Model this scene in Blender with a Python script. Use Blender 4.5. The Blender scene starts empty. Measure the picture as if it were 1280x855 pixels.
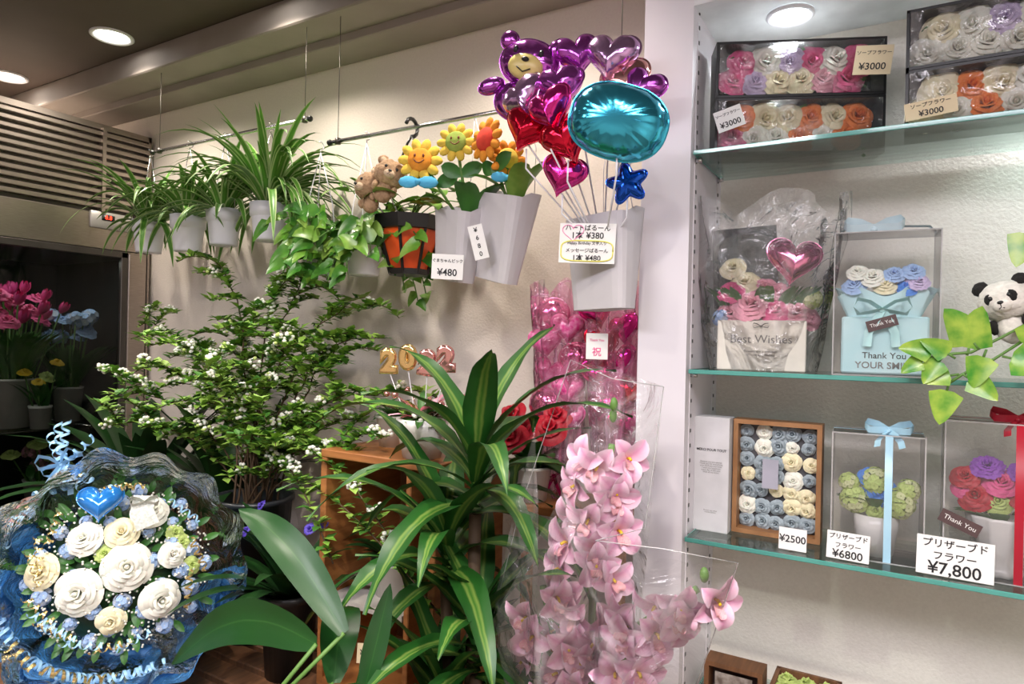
import bpy, math, random
from mathutils import Vector, Matrix, noise
R=random.Random(11)
V=Vector
pi=math.pi
sc=bpy.context.scene
COL=sc.collection
# ---------------------------------------------------------------- materials
MATS={}
def mat(name,c,c2=None,rough=.5,metal=0.,scale=12.,bump=0.,emit=0.,sss=0.,coat=0.,uvramp=None,aniso=None):
    if name in MATS: return MATS[name]
    m=bpy.data.materials.new(name);m.use_nodes=True
    nt=m.node_tree;N=nt.nodes;L=nt.links
    p=N['Principled BSDF']
    tc=N.new('ShaderNodeTexCoord')
    nz=N.new('ShaderNodeTexNoise');nz.inputs['Scale'].default_value=scale;nz.inputs['Detail'].default_value=4
    src=tc.outputs['Object']
    if aniso:
        mp=N.new('ShaderNodeMapping');mp.inputs['Scale'].default_value=aniso;L.new(src,mp.inputs[0]);src=mp.outputs[0]
    L.new(src,nz.inputs['Vector'])
    if c2 is None: c2=tuple(x*.82 for x in c)
    mx=N.new('ShaderNodeMix');mx.data_type='RGBA'
    rp=N.new('ShaderNodeMapRange');rp.inputs[1].default_value=.35;rp.inputs[2].default_value=.65
    L.new(nz.outputs[0],rp.inputs[0]);L.new(rp.outputs[0],mx.inputs['Factor'])
    mx.inputs['A'].default_value=(*c,1);mx.inputs['B'].default_value=(*c2,1)
    out=mx.outputs['Result']
    if uvramp:
        sp=N.new('ShaderNodeSeparateXYZ');L.new(tc.outputs['UV'],sp.inputs[0])
        ad=N.new('ShaderNodeMath');ad.operation='MULTIPLY_ADD';ad.inputs[1].default_value=.14;L.new(nz.outputs[0],ad.inputs[0]);L.new(sp.outputs[0],ad.inputs[2])
        sb=N.new('ShaderNodeMath');sb.operation='SUBTRACT';sb.inputs[1].default_value=.07;L.new(ad.outputs[0],sb.inputs[0])
        cr=N.new('ShaderNodeValToRGB');L.new(sb.outputs[0],cr.inputs[0])
        el=cr.color_ramp.elements
        while len(el)>1: el.remove(el[-1])
        el[0].position=uvramp[0][0];el[0].color=(*uvramp[0][1],1)
        for ps,cc in uvramp[1:]:
            e=el.new(ps);e.color=(*cc,1)
        m2=N.new('ShaderNodeMix');m2.data_type='RGBA';m2.inputs['Factor'].default_value=.3
        L.new(cr.outputs[0],m2.inputs['A']);L.new(out,m2.inputs['B']);out=m2.outputs['Result']
    L.new(out,p.inputs['Base Color'])
    p.inputs['Roughness'].default_value=rough;p.inputs['Metallic'].default_value=metal
    if coat: p.inputs['Coat Weight'].default_value=coat
    if sss:
        p.inputs['Subsurface Weight'].default_value=sss;p.inputs['Subsurface Radius'].default_value=(.02,.01,.01)
    if emit:
        L.new(out,p.inputs['Emission Color']);p.inputs['Emission Strength'].default_value=emit
    if bump:
        b=N.new('ShaderNodeBump');b.inputs['Strength'].default_value=bump;b.inputs['Distance'].default_value=.004
        L.new(nz.outputs[0],b.inputs['Height']);L.new(b.outputs[0],p.inputs['Normal'])
    MATS[name]=m;return m
def clear(name,tint=(1,1,1),refl=.9,haze=.05,hazecol=(1,1,1),rough=.08,bump=.6,scale=14,base=.03,crinkle_glint=0.):
    m=bpy.data.materials.new(name);m.use_nodes=True
    nt=m.node_tree;N=nt.nodes;L=nt.links;N.clear()
    o=N.new('ShaderNodeOutputMaterial');t=N.new('ShaderNodeBsdfTransparent');t.inputs[0].default_value=(*tint,1)
    g=N.new('ShaderNodeBsdfGlossy');g.inputs['Roughness'].default_value=rough
    d=N.new('ShaderNodeBsdfDiffuse');d.inputs[0].default_value=(*hazecol,1)
    m1=N.new('ShaderNodeMixShader');m1.inputs[0].default_value=haze
    m2=N.new('ShaderNodeMixShader')
    fr=N.new('ShaderNodeFresnel');fr.inputs[0].default_value=1.45
    mu=N.new('ShaderNodeMath');mu.operation='MULTIPLY_ADD';mu.inputs[1].default_value=refl;mu.inputs[2].default_value=base
    mu.use_clamp=True
    L.new(fr.outputs[0],mu.inputs[0]);L.new(mu.outputs[0],m2.inputs[0])
    L.new(t.outputs[0],m1.inputs[1]);L.new(d.outputs[0],m1.inputs[2]);L.new(m1.outputs[0],m2.inputs[1]);L.new(g.outputs[0],m2.inputs[2])
    L.new(m2.outputs[0],o.inputs[0])
    tc=N.new('ShaderNodeTexCoord')
    if bump:
        nz=N.new('ShaderNodeTexNoise');nz.inputs['Scale'].default_value=scale;nz.inputs['Detail'].default_value=5
        nz.inputs['Distortion'].default_value=1.5
        L.new(tc.outputs['Object'],nz.inputs['Vector'])
        b=N.new('ShaderNodeBump');b.inputs['Strength'].default_value=bump;b.inputs['Distance'].default_value=.03
        L.new(nz.outputs[0],b.inputs['Height']);L.new(b.outputs[0],g.inputs['Normal']);L.new(b.outputs[0],fr.inputs['Normal'])
    if crinkle_glint:  # white streaks in the haze imitate highlights along the film's creases
        n2=N.new('ShaderNodeTexNoise');n2.inputs['Scale'].default_value=scale*.55;n2.inputs['Detail'].default_value=2;n2.inputs['Distortion'].default_value=.6
        L.new(tc.outputs['Object'],n2.inputs['Vector'])
        s1=N.new('ShaderNodeMath');s1.operation='SUBTRACT';s1.inputs[1].default_value=.5;L.new(n2.outputs[0],s1.inputs[0])
        s2=N.new('ShaderNodeMath');s2.operation='ABSOLUTE';L.new(s1.outputs[0],s2.inputs[0])
        mr=N.new('ShaderNodeMapRange');mr.inputs[1].default_value=0.;mr.inputs[2].default_value=.04;mr.inputs[3].default_value=haze+crinkle_glint;mr.inputs[4].default_value=haze
        L.new(s2.outputs[0],mr.inputs[0]);L.new(mr.outputs[0],m1.inputs[0])
    MATS[name]=m;return m
# ---------------------------------------------------------------- builder
class MB:
    def __init__(s): s.v=[];s.f=[];s.m=[];s.uv=[]
    def add(s,vs,fs,mi=0,uvs=None,M=None):
        o=len(s.v)
        if M is not None: vs=[M@V(x) for x in vs]
        s.v.extend([tuple(x) for x in vs])
        for f in fs:
            s.f.append([o+i for i in f]);s.m.append(mi)
            s.uv.append([uvs[i] for i in f] if uvs else [(0.5,0.5)]*len(f))
    def grid(s,P,mi=0,M=None,closeu=False,uv=None):
        nr=len(P);nc=len(P[0]);vs=[p for r in P for p in r];fs=[]
        for i in range(nr-1):
            for j in range(nc if closeu else nc-1):
                k=(j+1)%nc
                fs.append((i*nc+j,i*nc+k,(i+1)*nc+k,(i+1)*nc+j))
        uvs=[(j/max(1,nc-1),i/max(1,nr-1)) for i in range(nr) for j in range(nc)]
        s.add(vs,fs,mi,uvs,M)
    def box(s,c,d,mi=0,M=None,bev=0.):
        x,y,z=d[0]/2,d[1]/2,d[2]/2
        if bev<=0:
            vs=[(c[0]+a*x,c[1]+b*y,c[2]+e*z) for a in(-1,1) for b in(-1,1) for e in(-1,1)]
            s.add(vs,[(0,1,3,2),(4,6,7,5),(0,4,5,1),(2,3,7,6),(0,2,6,4),(1,5,7,3)],mi,None,M)
        else:
            b=min(bev,x*.9,y*.9,z*.9)
            def oct(zz,i):
                pts=[]
                for sx,sy in((-1,-1),(1,-1),(1,1),(-1,1)):
                    a=(c[0]+sx*(x-i),c[1]+sy*(y-i-b),c[2]+zz);bb=(c[0]+sx*(x-i-b),c[1]+sy*(y-i),c[2]+zz)
                    pts+= [a,bb] if sx*sy>0 else [bb,a]
                return pts
            def inset(zz):
                return [(c[0]+sx*(x-b),c[1]+sy*(y-b),c[2]+zz) for sx,sy in((-1,-1),(-1,-1),(1,-1),(1,-1),(1,1),(1,1),(-1,1),(-1,1))]
            rows=[inset(-z),oct(-z+b,0),oct(z-b,0),inset(z)]
            s.grid(rows,mi,M,True)
            o=rows[0];s.add([o[0],o[2],o[4],o[6]],[(3,2,1,0)],mi,None,M)
            o=rows[3];s.add([o[0],o[2],o[4],o[6]],[(0,1,2,3)],mi,None,M)
    def lathe(s,prof,n=24,mi=0,M=None,c=(0,0,0),flute=0,nf=0):
        P=[]
        for r,z in prof:
            P.append([(c[0]+r*(1+flute*math.cos(nf*2*pi*j/n))*math.cos(2*pi*j/n),c[1]+r*(1+flute*math.cos(nf*2*pi*j/n))*math.sin(2*pi*j/n),c[2]+z) for j in range(n)])
        s.grid(P,mi,M,True)
    def tube(s,pts,r=.003,n=6,mi=0,M=None):
        pts=[V(p) for p in pts];P=[]
        up=V((.13,.27,1)).normalized()
        for i,p in enumerate(pts):
            t=(pts[min(i+1,len(pts)-1)]-pts[max(i-1,0)])
            if t.length<1e-9: t=V((0,0,1))
            t.normalize();a=t.cross(up)
            if a.length<.05: a=t.cross(V((1,0,0)))
            a.normalize();b=t.cross(a)
            rr=r[i] if isinstance(r,(list,tuple)) else r
            P.append([p+rr*(math.cos(2*pi*j/n)*a+math.sin(2*pi*j/n)*b) for j in range(n)])
        c0=tuple(pts[0]);c1=tuple(pts[-1])
        P=[[c0]*n]+P+[[c1]*n]
        s.grid(P,mi,M,True)
    def ell(s,c,r,mi=0,nu=14,nv=9,M=None,bmp=0.,bs=20.):
        P=[]
        for i in range(nv+1):
            ph=pi*i/nv;row=[]
            for j in range(nu):
                th=2*pi*j/nu
                d=V((math.sin(ph)*math.cos(th),math.sin(ph)*math.sin(th),math.cos(ph)))
                k=1.
                if bmp: k+=bmp*noise.noise(d*bs*.2+V(c)*50)
                row.append((c[0]+r[0]*d.x*k,c[1]+r[1]*d.y*k,c[2]+r[2]*d.z*k))
            P.append(row)
        s.grid(P,mi,M,True)
    def leaf(s,pts,w,prof,mi=0,fold=.15,side=None,M=None,wave=0.):
        pts=[V(p) for p in pts];n=len(pts);P=[]
        ps=None
        for i,p in enumerate(pts):
            t=pts[min(i+1,n-1)]-pts[max(i-1,0)];t.normalize()
            if side is not None: sd=(side-t*side.dot(t))
            else:
                sd=t.cross(V((0,0,1)))
                if sd.length<.15 and ps is not None: sd=ps-t*ps.dot(t)
                if sd.length<.05: sd=t.cross(V((1,.3,0)))
            sd.normalize()
            if ps is not None and sd.dot(ps)<0: sd=-sd
            ps=sd;nn=sd.cross(t);
            if nn.z<0: nn=-nn
            u=i/(n-1);ww=w*prof(u)
            wv=wave*w*math.sin(u*17)
            P.append([p-sd*ww+nn*(fold*ww+wv),p-sd*ww*.5+nn*(fold*ww*.4+wv*.4),p,p+sd*ww*.5+nn*(fold*ww*.4-wv*.4),p+sd*ww+nn*(fold*ww-wv)])
        s.grid(P,mi,M)
    def mesh(s,name,mats,smooth=True):
        me=bpy.data.meshes.new(name);me.from_pydata(s.v,[],s.f)
        for m in mats: me.materials.append(m)
        me.polygons.foreach_set('material_index',s.m)
        me.polygons.foreach_set('use_smooth',[smooth]*len(s.f))
        uvl=me.uv_layers.new(name='UVMap');fl=[]
        for u in s.uv:
            for a in u: fl.extend(a)
        uvl.data.foreach_set('uv',fl)
        me.update();return me
def add(name,data,parent=None,M=None,label=None,cat=None,group=None,kind=None):
    o=bpy.data.objects.new(name,data);COL.objects.link(o)
    if parent: o.parent=parent
    if M is not None: o.matrix_basis=M
    if label: o['label']=label
    if cat: o['category']=cat
    if group: o['group']=group
    if kind: o['kind']=kind
    return o
def thing(name,label,cat,loc=(0,0,0),rz=0.,group=None,M=None):
    if M is None: M=Matrix.Translation(V(loc))@Matrix.Rotation(rz,4,'Z')
    return add(name,None,None,M,label,cat,group)
def part(mb,name,mats,parent,M=None,smooth=True,label=None,kind=None):
    if not isinstance(mats,(list,tuple)): mats=[mats]
    return add(name,mb.mesh(name,mats,smooth),parent,M,label,kind=kind)
def solo(mb,name,mats,label,cat,loc=(0,0,0),smooth=True,group=None,M=None):
    if not isinstance(mats,(list,tuple)): mats=[mats]
    return add(name,mb.mesh(name,mats,smooth),None,M if M is not None else Matrix.Translation(V(loc)),label,cat,group)
def struct(name,mb,mats,smooth=False):
    if not isinstance(mats,(list,tuple)): mats=[mats]
    return add(name,mb.mesh(name,mats,smooth),None,None,None,None,None,'structure')
def T(x,y,z): return Matrix.Translation(V((x,y,z)))
def Rz(a): return Matrix.Rotation(a,4,'Z')
def Rx(a): return Matrix.Rotation(a,4,'X')
def Ry(a): return Matrix.Rotation(a,4,'Y')
def frame(p,n,spin=0.,s=1.):
    n=V(n).normalized();q=n.to_track_quat('Z','Y')
    return Matrix.Translation(V(p))@q.to_matrix().to_4x4()@Rz(spin)@Matrix.Scale(s,4)
def upright(p,n,tilt=0.,s=1.):
    n=V(n).normalized();x=V((0,0,1)).cross(n).normalized();y=n.cross(x)
    M=Matrix(((x.x,y.x,n.x,p[0]),(x.y,y.y,n.y,p[1]),(x.z,y.z,n.z,p[2]),(0,0,0,1)))
    return M@Rz(tilt)@Matrix.Scale(s,4)
def arc(p,d,L,droop,n=8):
    p=V(p);d=V(d).normalized();out=[p.copy()]
    for i in range(n):
        p=p+d*(L/n);out.append(p.copy());d=V((d.x,d.y,d.z-droop/n)).normalized()
    return out
lance=lambda u:max(.02,math.sin(pi*(u*.93+.07))**.8)
strap=lambda u:max(.02,min(1,.55+u*2)*(1-u**3.2))
oval=lambda u:max(.02,math.sin(pi*min(1,u*.97+.03))**.6)
hearty=lambda u:max(.02,min(1,.35+u*5)*(1-u)**.62)
const=lambda u:1.
def text(s,size,m,parent,M,bold=.0,align='CENTER'):
    cu=bpy.data.curves.new('t','FONT');cu.body=s;cu.size=size;cu.align_x=align;cu.align_y='CENTER';cu.offset=bold*size;cu.resolution_u=3
    cu.space_line=.95
    ob=bpy.data.objects.new('t',cu);COL.objects.link(ob)
    dg=bpy.context.evaluated_depsgraph_get();me=bpy.data.meshes.new_from_object(ob.evaluated_get(dg))
    bpy.data.objects.remove(ob)
    me.materials.clear();me.materials.append(m);me.name='lettering'
    return add('lettering',me,parent,M)
# ---------------------------------------------------------------- palette
ink=mat('black_ink',(.01,.01,.012),rough=.6)
white_wall=mat('plaster_wall',(.74,.67,.60),(.71,.64,.57),rough=.85,scale=160,bump=.25)
panel_white=mat('painted_panel',(.79,.76,.80),(.77,.74,.79),rough=.5,scale=6)
alc_back=mat('textured_wallpaper',(.84,.80,.73),(.80,.76,.69),rough=.8,scale=190,bump=.35)
ceil_m=mat('ceiling_paint',(.085,.06,.048),(.07,.05,.04),rough=.7,scale=4)
beam_m=mat('beam_paint',(.30,.26,.235),(.27,.235,.21),rough=.7,scale=8)
floor_m=mat('floor_vinyl',(.18,.13,.10),(.12,.09,.07),rough=.4,scale=6,aniso=(1,8,1))
steel=mat('brushed_steel',(.44,.38,.33),(.36,.31,.27),rough=.34,metal=1,scale=30,aniso=(1,1,30))
darksteel=mat('dark_louvre',(.10,.09,.08),rough=.4,metal=.8)
blackm=mat('black_plastic',(.012,.012,.012),rough=.35)
chrome=mat('chrome_rod',(.75,.75,.77),rough=.2,metal=1)
whitep=mat('white_plastic',(.84,.84,.88),(.81,.81,.86),rough=.35)
whitec=mat('white_ceramic',(.84,.83,.80),rough=.25)
paperw=mat('white_card',(.90,.90,.88),(.88,.88,.85),rough=.8)
paperc=mat('cream_card',(.85,.72,.48),(.82,.69,.45),rough=.8)
bagm=mat('grey_paper',(.62,.60,.62),(.58,.56,.59),rough=.7)
wood=mat('orange_wood',(.44,.18,.055),(.32,.12,.035),rough=.45,scale=10,aniso=(1,1,9),bump=.1)
wooddk=mat('bench_wood',(.22,.10,.045),(.14,.065,.03),rough=.5,scale=10,aniso=(9,1,1),bump=.1)
woodfr=mat('frame_wood',(.38,.19,.08),(.28,.13,.05),rough=.5,scale=20,aniso=(1,8,1))
spiderm=mat('spider_leaf',(.10,.26,.03),(.06,.18,.02),rough=.42,scale=30,uvramp=[(0,(.55,.66,.36)),(.15,(.42,.56,.20)),(.22,(.05,.18,.02)),(.5,(.10,.28,.03)),(.78,(.05,.18,.02)),(.85,(.42,.56,.20)),(1,(.55,.66,.36))])
dracm=mat('corn_plant_leaf',(.02,.09,.015),(.014,.065,.012),rough=.38,scale=20,uvramp=[(0,(.012,.075,.010)),(.33,(.018,.11,.012)),(.40,(.22,.34,.06)),(.5,(.05,.19,.02)),(.60,(.24,.36,.07)),(.67,(.018,.11,.012)),(1,(.012,.075,.010))])
pothm=mat('pothos_leaf',(.09,.27,.02),(.24,.40,.07),rough=.3,scale=25)
pothd=mat('dark_pothos_leaf',(.03,.15,.015),(.09,.26,.03),rough=.3,scale=25)
lilym=mat('peace_lily_leaf',(.006,.045,.008),(.010,.065,.010),rough=.36,scale=8,uvramp=[(0,(.007,.055,.008)),(.47,(.009,.07,.008)),(.5,(.03,.12,.02)),(.53,(.009,.07,.008)),(1,(.007,.055,.008))])
spirm=mat('spirea_leaf',(.17,.38,.04),(.32,.50,.09),rough=.5,scale=8)
darkleaf=mat('dark_leaf',(.010,.042,.010),(.016,.065,.012),rough=.38,scale=8)
midleaf=mat('mid_leaf',(.035,.15,.025),(.06,.21,.035),rough=.4,scale=20)
stem=mat('green_stem',(.12,.26,.05),rough=.5)
twig=mat('brown_twig',(.10,.06,.03),rough=.7)
petw=mat('white_petal',(.90,.90,.82),(.84,.86,.74),rough=.6,scale=20,sss=.1)
petcream=mat('cream_petal',(.90,.84,.58),(.86,.79,.52),rough=.6,scale=20,sss=.1)
petgreen=mat('lime_petal',(.62,.74,.26),(.48,.64,.17),rough=.6)
petpink=mat('pink_petal',(.82,.12,.32),(.72,.08,.25),rough=.6)
petlp=mat('light_pink_petal',(.88,.42,.52),(.84,.35,.46),rough=.6)
petblue=mat('blue_petal',(.05,.22,.75),(.08,.3,.82),rough=.6)
petlb=mat('light_blue_petal',(.40,.57,.84),(.32,.49,.80),rough=.6)
petor=mat('orange_petal',(.90,.28,.06),(.88,.20,.04),rough=.6)
petred=mat('red_petal',(.55,.01,.03),(.40,.005,.02),rough=.5)
petpur=mat('purple_petal',(.24,.05,.42),(.32,.08,.52),rough=.6)
petlil=mat('lilac_petal',(.66,.56,.78),(.60,.48,.74),rough=.6)
petgrey=mat('grey_blue_petal',(.38,.46,.50),(.30,.37,.42),rough=.6)
petyel=mat('yellow_petal',(.85,.62,.03),(.8,.5,.02),rough=.6)
orch=mat('orchid_petal',(.84,.44,.62),(.88,.62,.74),rough=.5,scale=30,sss=.2,uvramp=[(0,(.90,.70,.80)),(.3,(.84,.50,.66)),(.5,(.74,.28,.50)),(.7,(.84,.50,.66)),(1,(.90,.70,.80))])
orlip=mat('orchid_lip',(.90,.72,.62),(.70,.10,.28),rough=.5,scale=60)
cello=clear('cellophane',refl=1.0,haze=.03,bump=.9,scale=10,base=.05,rough=.12,crinkle_glint=.13)
cellop=clear('pink_cellophane',tint=(1,.80,.90),refl=1.,haze=.12,hazecol=(.92,.30,.55),bump=.8,scale=12,crinkle_glint=.3,base=.05)
acry=clear('acrylic_sheet',refl=.8,haze=.02,bump=0,rough=.03,base=.01)
acrye=clear('edge_glint',refl=.8,haze=.35,bump=0,rough=.05,base=.05)  # denser white haze paints a highlight along the edges
glassm=clear('shelf_glass',tint=(.87,.95,.93),refl=.8,haze=.02,hazecol=(.3,.8,.7),bump=0,rough=.02)
glassb=clear('fridge_glass',tint=(.62,.64,.62),refl=.6,haze=.0,bump=0,rough=.02,base=0)
gedge=mat('glass_edge',(.10,.38,.33),(.08,.33,.28),rough=.15,coat=.5)
organza=clear('blue_organza',tint=(.55,.78,1),refl=.6,haze=.60,hazecol=(.10,.42,.92),rough=.22,bump=.5,scale=30)
ribb=mat('blue_ribbon',(.40,.70,.94),(.32,.60,.90),rough=.3)
ribg=mat('gold_ribbon',(.85,.66,.28),rough=.25,metal=.8)
ribr=mat('red_ribbon',(.45,.01,.03),rough=.4)
ribt=mat('aqua_ribbon',(.45,.72,.86),(.40,.66,.82),rough=.35)
def foil(n,c): return mat(n,c,tuple(x*.9 for x in c),rough=.16,metal=.9,scale=6,bump=.08)
fpur=foil('foil_purple',(.55,.12,.60));flil=foil('foil_lilac',(.72,.42,.76));fred=foil('foil_red',(.78,.015,.05));fmag=foil('foil_magenta',(.80,.04,.32))
fcy=foil('foil_cyan',(.07,.54,.76));fblue=foil('foil_blue',(.02,.12,.70));fgold=foil('foil_gold',(.88,.60,.25));fpk=foil('foil_pink',(.90,.28,.50));frose=foil('foil_rose',(.84,.42,.38))
# ---------------------------------------------------------------- room
b=MB();b.box((-.75,-.5,-.05),(5.1,4.3,.1));struct('floor',b,floor_m)
b=MB();b.box((-.75,-.5,2.5),(5.1,4.3,.1));struct('ceiling',b,ceil_m)
b=MB();b.box((-1.86,1.55,1.225),(2.78,.1,2.45));struct('wall_back',b,white_wall)
b=MB();b.box((.37,1.60,1.225),(1.68,.1,2.45));struct('wall_alcove',b,alc_back)
b=MB();b.box((-3.25,-.5,1.225),(.1,4.2,2.45));struct('wall_left',b,white_wall)
b=MB();b.box((1.65,-.5,1.225),(.1,4.2,2.45));struct('wall_right',b,white_wall)
b=MB();b.box((-.75,-2.55,1.225),(5.1,.1,2.45));struct('wall_front',b,white_wall)
b=MB();b.box((-1.86,1.385,2.41),(2.78,.23,.08),bev=.004);b.box((-1.86,1.44,2.36),(2.78,.12,.03),bev=.003);struct('trim_1',b,beam_m)
b=MB();b.box((-.42,1.425,1.225),(.10,.25,2.45));struct('wall_column',b,panel_white)
b=MB();b.box((.365,1.425,2.31),(1.47,.25,.28));struct('trim_2',b,mat('alcove_ceiling',(.84,.86,.88),rough=.6))
b=MB();b.box((1.15,1.425,1.225),(.1,.25,2.45));struct('wall_alcove_side',b,panel_white)
b=MB()
for yy in (1.335,1.515):
    b.box((-.3695,yy,1.2),(.002,.014,1.9),0)
    for k in range(60): b.box((-.368,yy,.4+k*.03),(.002,.005,.007),1)
struct('trim_3',b,[panel_white,mat('dark_hole',(.1,.1,.1))])
# downlights
lens=mat('lamp_lens',(1,.97,.92),(1,.97,.92),emit=14.)
lensa=mat('alcove_lens',(.95,1,1),(.95,1,1),emit=14.)
def downlight(x,y,z,power,r=.05,col=(1,.90,.78),m=lens,spot=1.75):
    t=thing('downlight','round recessed ceiling downlight, white rim, lit','ceiling light',(x,y,z),group='ceiling downlights')
    b=MB();b.lathe([(r*1.25,0),(r*1.27,-.004),(r*1.15,-.008),(r,-.004),(r*.95,.0)],32);part(b,'trim_ring',whitep,t)
    b=MB();b.lathe([(r*.95,-.002),(r*.6,-.004),(.0,-.005)],32);part(b,'lens',m,t)
    l=bpy.data.lights.new('downlight_lamp','SPOT');l.energy=power;l.color=col;l.spot_size=spot*1.35;l.spot_blend=.7;l.shadow_soft_size=.03
    add('lamp',l,t,T(0,0,-.02))
for x in (-2.9,-2.2,-1.5,-.8): downlight(x,1.165,2.45,22)
for x in (-2.2,-1.2,-.2,.8): downlight(x,.2,2.45,42)
for x in (-2.2,-.8,.6): downlight(x,-1.2,2.45,30)
for x in (-.21,.35): downlight(x,1.42,2.168,16,.036,(.92,.97,1),lensa,spot=2.)
for (x,y,p) in ((-.9,-.7,40),(.4,-.3,32)):  # unseen fill panels, added behind the camera for more frontal light
    l=bpy.data.lights.new('fill_panel','AREA');l.shape='RECTANGLE';l.size=1.1;l.size_y=.5;l.energy=p;l.color=(.97,.92,1)
    t=thing('fill_panel_light','added rectangular fill light panel under the ceiling, lit','ceiling light',(x,y,2.44))
    b=MB();b.box((0,0,.0),(1.14,.54,.02),bev=.004);part(b,'frame',whitep,t)
    add('lamp',l,t,T(0,0,-.02))
w=bpy.data.worlds.new('world');sc.world=w;w.use_nodes=True;w.node_tree.nodes['Background'].inputs[0].default_value=(.5,.52,.6,1);w.node_tree.nodes['Background'].inputs[1].default_value=.2
# ---------------------------------------------------------------- camera
cd=bpy.data.cameras.new('camera');cd.sensor_width=36;cd.lens=830/1280*36;cd.clip_start=.02
cam=bpy.data.objects.new('camera',cd);COL.objects.link(cam)
cam.matrix_world=T(0,0,1.5)@Rz(math.radians(30.6))@Rx(pi/2)@Rz(math.radians(1.3));sc.camera=cam
# ---------------------------------------------------------------- glass shelves
for z in (1.88,1.45,1.12,.775):
    t=thing('glass_shelf','clear glass alcove shelf with green polished edge','shelf',(0.36,1.42,z),group='alcove glass shelves')
    b=MB();b.box((0,0,0),(1.45,.235,.007));part(b,'pane',glassm,t,smooth=False)
    b=MB();b.box((0,-.119,0),(1.45,.003,.0085),bev=.001);b.box((-.7235,0,0),(.002,.235,.0085));part(b,'polished_edge',gedge,t,smooth=False)
    for px in (-.722,.722):
        for py in (-.09,.09):
            b=MB();b.box((px,py,-.008),(.012,.01,.008));part(b,'shelf_pin',chrome,t)
# ---------------------------------------------------------------- refrigerator
t=thing('flower_refrigerator','stainless steel glass-door flower display refrigerator','refrigerator',(-2.5,0,0))
X0=-.68
b=MB()
b.box((X0/2,.62,2.24),(-X0,1.72,.02));b.box((X0/2,.62,.25),(-X0,1.72,.5));b.box((X0+.01,.62,1.25),(.02,1.72,2.));b.box((X0/2,1.475,1.25),(-X0,.012,2.));b.box((X0/2,-.235,1.25),(-X0,.012,2.))
b.box((-.015,1.44,1.12),(.03,.075,1.36),bev=.004);b.box((-.015,.62,1.865),(.03,1.72,.135),bev=.004);b.box((-.015,.62,.48),(.03,1.72,.08),bev=.004)
b.box((-.3,.62,1.80),(.6,1.7,.01))
part(b,'body',steel,t,smooth=False)
b=MB();b.box((X0+.03,.62,1.15),(.01,1.68,1.3));b.box((X0/2,1.462,1.15),(.62,.01,1.3));b.box((X0/2,.62,1.79),(.62,1.68,.01));part(b,'lining',mat('fridge_lining',(.02,.022,.02),rough=.35),t,smooth=False)
b=MB()
b.box((-.02,.62,2.08),(.01,1.7,.3),1)
for k in range(11): b.box((-.004,.62,1.955+k*.026),(.022,1.7,.015),0,M=None,bev=.002)
for yy in (.2,.75,1.30): b.box((.001,yy,2.085),(.03,.012,.3),0)
part(b,'louvre_grille',[steel,darksteel],t,smooth=False)
b=MB();b.box((.004,1.335,1.905),(.012,.15,.06),0,bev=.003);part(b,'control_panel',mat('control_grey',(.45,.43,.4),rough=.4,metal=.4),t)
b=MB();b.box((.011,1.32,1.915),(.002,.045,.02),0);part(b,'control_display',blackm,t)
b=MB();b.box((.011,1.37,1.915),(.003,.012,.012),0);part(b,'control_button',blackm,t)
text('8.8',.02,mat('red_led',(1,.05,.02),emit=4),t,T(.0135,1.32,1.915)@Rz(pi/2)@Rx(pi/2))
for y0,y1 in ((.62,1.40),(-.2,.60)):
    b=MB();b.box((-.012,(y0+y1)/2,1.16),(.006,y1-y0,1.28));dr=part(b,'door',glassb,t,smooth=False)
    b=MB();
    for yy in (y0+.012,y1-.012): b.box((-.008,yy,1.16),(.02,.024,1.28),bev=.002)
    for zz in (.53,1.79): b.box((-.008,(y0+y1)/2,zz),(.02,y1-y0,.024),bev=.002)
    part(b,'door_frame',darksteel,dr,smooth=False)
b=MB()
for zz in (1.16,.86):
    for k in range(14): b.tube([(-.05-k*.044,-.2,zz),(-.05-k*.044,1.45,zz)],.003,5)
    for yy in (-.1,.6,1.3): b.tube([(-.04,yy,zz),(-.65,yy,zz)],.004,5)
part(b,'wire_rack',chrome,t)
l=bpy.data.lights.new('fridge_lamp','AREA');l.shape='RECTANGLE';l.size=1.2;l.size_y=.05;l.energy=2.6;l.color=(.95,.97,.95)
add('lamp',l,t,T(-.12,.8,1.77)@Rz(pi/2))
# ---------------------------------------------------------------- flower meshes
def rose_mesh(name,m,seed=0,ruffle=0.,petals=(3,3,4,5,6),openness=1.,center=None):
    rr=random.Random(seed);b=MB();K=len(petals)
    for k,n in enumerate(petals):
        q=(k+1)/K
        for i in range(n):
            th0=2*pi*(i+.5*(k%2))/n+k*.5+rr.uniform(-.15,.15);wd=pi/n*(1.45 if n>3 else 1.2)
            h=.95-.58*q**1.3*openness+rr.uniform(-.04,.04);rb=.05+.22*q;rt=.12+.80*q**1.1*(.8+.2*openness)
            curl=rr.uniform(.8,1.4);lean=rr.uniform(-.06,.06)
            P=[]
            for a in range(7):
                s=a/6;row=[]
                for c in range(7):
                    u=c/3-1.;tap=math.sin(pi*(.2+.50*s))
                    ang=th0+u*wd*tap+.2*s*(1-q)
                    rad=rb+(rt-rb)*(s**1.15)*(1-.10*u*u)+(.14*q*curl*max(0,s-.65)*3)
                    rad+=ruffle*math.sin(u*9+i*2)*s*s+lean*u*s
                    # pointed, rolled-back petal rim
                    z=h*math.sin(s*pi*.5)*(1-.34*u*u*s)-.26*q*curl*max(0,s-.65)**1.5*3.3*q+ruffle*.6*math.cos(u*8+i)*s
                    row.append((rad*math.cos(ang),rad*math.sin(ang),z-.1))
                P.append(row)
            b.grid(P,0)
    b.ell((0,0,.35),(.12,.12,.42),1 if center else 0,8,6)
    return b.mesh(name,[m,center or m])
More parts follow.
